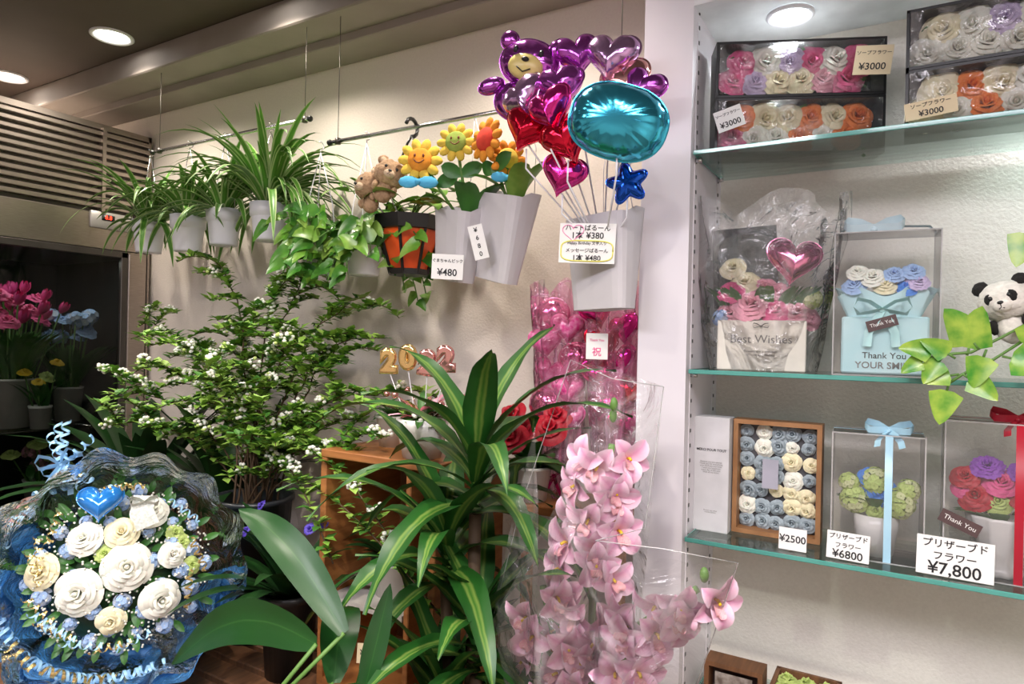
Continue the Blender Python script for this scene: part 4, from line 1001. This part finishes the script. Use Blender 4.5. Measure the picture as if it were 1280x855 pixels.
# ---------------------------------------------------------------- blue bouquet
C0=V((-1.475,.83,.985));nrm=V((1.3,-.85,.60)).normalized()
FM=upright(C0,nrm,0,.84)
t=thing('wrapped_flower_bouquet','round white and blue rose bouquet in blue organza and cellophane','bouquet',M=T(-1.55,.93,.70))
Bi=T(1.55,-.93,-.70)@FM
rr=random.Random(77)
b=MB()
wrapcone(b,Bi@T(0,-.05,-.20),.07,.280,.24,.78*pi,2.02*pi,90,10,.014,10,.06,flare=.7,seed=1)
wrapcone(b,Bi@T(0,-.05,-.19),.07,.240,.21,.80*pi,2.0*pi,80,10,.016,8,.06,flare=.7,seed=9)
part(b,'organza_wrap',organza,t)
b=MB();b.lathe([(0,0),(.10,0),(.12,.02),(.13,.10),(.12,.10),(0,.09)],24);part(b,'basket',mat('blue_basket',(.05,.25,.65),rough=.5),t)
b=MB();b.ell((0,0,-.04),(.18,.18,.10),0,24,14,M=Bi);part(b,'flower_foam',darkleaf,t)
def dome(x,y): 
    q=min(.99,(x*x+y*y)/(.215**2));return .10*math.sqrt(1-q)-.015
def put(name,me,x,y,s,dz=0):
    z=dome(x,y)+dz;add(name,me,t,Bi@frame((x,y,z),(x*3.2,y*3.2,1),rr.uniform(0,6),s))
wr=[(-.085,-.055,.052),(.015,-.01,.055),(.090,-.095,.046),(-.165,.005,.042),(.060,.125,.044),(-.08,.070,.040),(-.015,-.13,.032),(.115,.01,.032),(.0,.075,.038)]
for i,(x,y,s) in enumerate(wr):
    put('rose',rosecr[i%2] if i in(3,6,8) else rosew[i%2],x,y,s,.012)
for x,y in ((.12,.065),(-.035,.030),(.16,-.02),(.135,.04)): put('lime_flower',rosegr,x,y,.024)
for i in range(40):
    a=i*2.4;d=.05+.155*((i+.5)/40)**.5;put('blue_blossom',clb,math.cos(a)*d,math.sin(a)*d,rr.uniform(.014,.022),-.004)
b=MB()
for i in range(600):
    a=rr.uniform(0,2*pi);d=.21*rr.random()**.5;x,y=math.cos(a)*d,math.sin(a)*d*1.0
    b.ell((x,y,dome(x,y)+rr.uniform(.0,.030)),(.0034,.0034,.0028),0,5,3,M=Bi)
part(b,'baby_breath',petw,t,kind='stuff')
b=MB()
for i in range(130):
    a=rr.uniform(0,2*pi);d=.205*rr.random()**.5;x,y=math.cos(a)*d,math.sin(a)*d
    b.leaf(arc((x,y,dome(x,y)-.02),(math.cos(a),math.sin(a),.6),rr.uniform(.03,.055),.8,5),.009,oval,0,.2,side=V((-math.sin(a),math.cos(a),.1)),M=Bi)
part(b,'foliage',midleaf,t)
b=MB();pillow(b,H,.026,0,Bi@T(-.05,.150,.110)@Rx(-.2),0,0,.054);part(b,'heart_balloon',mat('sky_blue_film',(.03,.28,.80),(.02,.22,.7),rough=.15,coat=1.,metal=.3),t)
b=MB();b.tube([(-.05,.15,.1),(-.03,.1,.03)],.002,5,M=Bi);part(b,'balloon_stick',whitep,t)
b=MB();wrapcone(b,Bi@T(0,-.02,-.12),.16,.285,.24,.05*pi,.95*pi,60,12,.014,4,.30,flare=.6,seed=4);wrapcone(b,Bi@T(0,-.02,-.12),.14,.29,.18,-1.05*pi,.10*pi,70,10,.016,5,.12,flare=.6,seed=6)
part(b,'cellophane_wrap',cello,t)
b=MB()
def curl(p,d,L,turns,rad,mi,w=.0035):
    d=V(d).normalized();a=d.cross(V((.1,.2,1))).normalized();c=d.cross(a);pts=[]
    n=int(turns*10)
    for k in range(n+1):
        th=2*pi*turns*k/n;pts.append(V(p)+d*(L*k/n)+a*rad*math.cos(th)+c*rad*math.sin(th))
    P=[[q-d*w,q+d*w] for q in pts];b.grid(P,mi)
for i in range(24):
    a=pi*.55+i*(1.0*pi)/24;p=Bi@V((math.cos(a)*.265,math.sin(a)*.255-.01,.02+rr.uniform(-.03,.04)));q=Bi@V((math.cos(a+.32)*.275,math.sin(a+.32)*.265,.02+rr.uniform(-.04,.05)))
    curl(p,q-p,(q-p).length*1.2,4,.010,0 if i%3 else 1,.003)
for i in range(16):
    a=rr.uniform(0,2*pi);p=Bi@V((math.cos(a)*.2,math.sin(a)*.2,.09));q=Bi@V((math.cos(a+.5)*.16,math.sin(a+.5)*.19,.12));curl(p,q-p,.08,4,.008,1 if i%3 else 0,.0022)
top=Bi@V((-.15,.27,.03))
for k in range(6): curl(top,(-.7+.3*k,.1,.9-.35*abs(k-1)),.10,4,.009,0,.003)
part(b,'curled_ribbon',[ribb,ribg],t)
b=MB();bow(b,Bi@T(-.15,.27,.04),.05,0,True,.25);bow(b,Bi@T(-.15,.27,.045)@Rz(.8),.04,0,False,.25);part(b,'bow',ribb,t)
b=MB();b.leaf([Bi@V((.05,.16,.13)),Bi@V((.045,.12,.145)),Bi@V((.06,.08,.14))],.022,const,0,.1,side=Bi.to_3x3()@V((1,0,0)));bow(b,Bi@T(.05,.14,.14),.03,0,False,.5);part(b,'lace_bow',mat('lace_white',(.78,.78,.72),(.5,.55,.5),rough=.6,scale=200),t)
# ---------------------------------------------------------------- cymbidium bouquet
t=thing('wrapped_orchid_bouquet','tall pink cymbidium orchid stems wrapped in clear cellophane','bouquet',(-.475,1.03,0))
b=MB();b.lathe([(0,0),(.055,0),(.068,.48),(.072,.48),(.064,.47),(.05,.02),(0,.02)],24);part(b,'bucket',whitec,t)
rr=random.Random(13);k=0
def L(x,y,z): return V((x+.475,y-1.03,z))
sp=[[(-.47,1.05,.35),(-.45,1.05,.85),(-.455,1.06,1.12),(-.425,1.06,1.33)],[(-.47,1.03,.35),(-.42,1.03,.85),(-.36,1.02,1.05),(-.265,1.02,1.13)],[(-.47,1.03,.35),(-.50,1.03,.8),(-.50,1.03,.95),(-.53,1.02,1.08)]]
bs=MB()
for s in sp: bs.tube([L(*p) for p in s],.006,8)
part(bs,'stem',stem,t)
def interp(s,u):
    u=u*(len(s)-1);i=min(int(u),len(s)-2);return V(s[i]).lerp(V(s[i+1]),u-i)
for si,(s,n,u0) in enumerate(((sp[0],22,.42),(sp[1],14,.45),(sp[2],9,.4))):
    for i in range(n):
        u=u0+(1-u0)*(i+.5)/n;p=interp(s,u);w=.058*(1-.35*(i/n))
        a=i*2.4
        off=V((math.cos(a)*w*.95,-abs(math.sin(a))*w*.55-.018,math.sin(a*1.7)*.012))
        c=L(*(p+off));n_=V((math.cos(a)*.9+.25,-1,-.15+rr.uniform(-.3,.3)))
        add('orchid_bloom',orchs[k%4],t,upright(c,n_,rr.uniform(-.7,.7),rr.uniform(.040,.047)));k+=1
for p in [(-.42,1.05,1.38),(-.415,1.04,1.40),(-.25,1.0,1.16)]:
    b=MB();b.ell(L(*p),(.007,.007,.012),0,8,6);part(b,'bud',stem,t)
b=MB()
for a,Lh in ((.3,.5),(2.,.45),(3.6,.5)): b.leaf(arc((0,0,.45),(math.cos(a)*.25,math.sin(a)*.25,1),Lh,.5,8),.014,lance,0,.3)
part(b,'foliage',midleaf,t)
def sheet(c,nu=26,nv=34,seed=0,bulge=.05,amp=.012):
    bl_,br_,tr_,tl_=[V(q) for q in c];P=[]
    for i in range(nv+1):
        v=i/nv;row=[]
        for j in range(nu+1):
            u=j/nu;p=bl_.lerp(br_,u).lerp(tl_.lerp(tr_,u),v)
            nn=noise.noise(V((u*3,v*4,seed)))*amp*1.6+noise.noise(V((u*9,v*7,seed+5)))*amp*.8+math.sin((u-.5)*22+v*4)*amp*.35
            p=p+V((0.25,-1,0)).normalized()*(bulge*math.sin(pi*u)+nn);row.append(L(*p))
        P.append(row)
    return P
b=MB()
b.grid(sheet([(-.55,1.03,.50),(-.40,1.03,.50),(-.350,1.10,1.43),(-.525,1.10,1.47)],seed=1,bulge=-.05))
b.grid(sheet([(-.50,1.03,.50),(-.45,1.0,.50),(-.37,.96,1.42),(-.60,.97,1.02)],seed=2,bulge=.06))
b.grid(sheet([(-.47,1.0,.50),(-.40,1.03,.50),(-.20,.99,1.19),(-.40,.94,1.20)],seed=3,bulge=.04))
b.grid(sheet([(-.54,1.03,.50),(-.50,1.0,.50),(-.53,.98,1.36),(-.64,1.04,1.0)],seed=4,bulge=.02))
part(b,'cellophane_wrap',cello,t)
b=MB()
for pts in ([(-.64,1.04,1.0),(-.60,1.06,1.2),(-.525,1.10,1.47),(-.44,1.09,1.44),(-.350,1.10,1.43)],[(-.350,1.10,1.43),(-.36,1.05,1.2),(-.40,.94,1.20)],[(-.40,.94,1.20),(-.30,.96,1.20),(-.20,.99,1.19),(-.30,1.01,.85)]):
    b.tube([L(*p) for p in pts],.0009,5)
part(b,'cellophane_rim',acrye,t)
# ---------------------------------------------------------------- colour management
sc.view_settings.view_transform='Standard'
sc.view_settings.exposure=0.
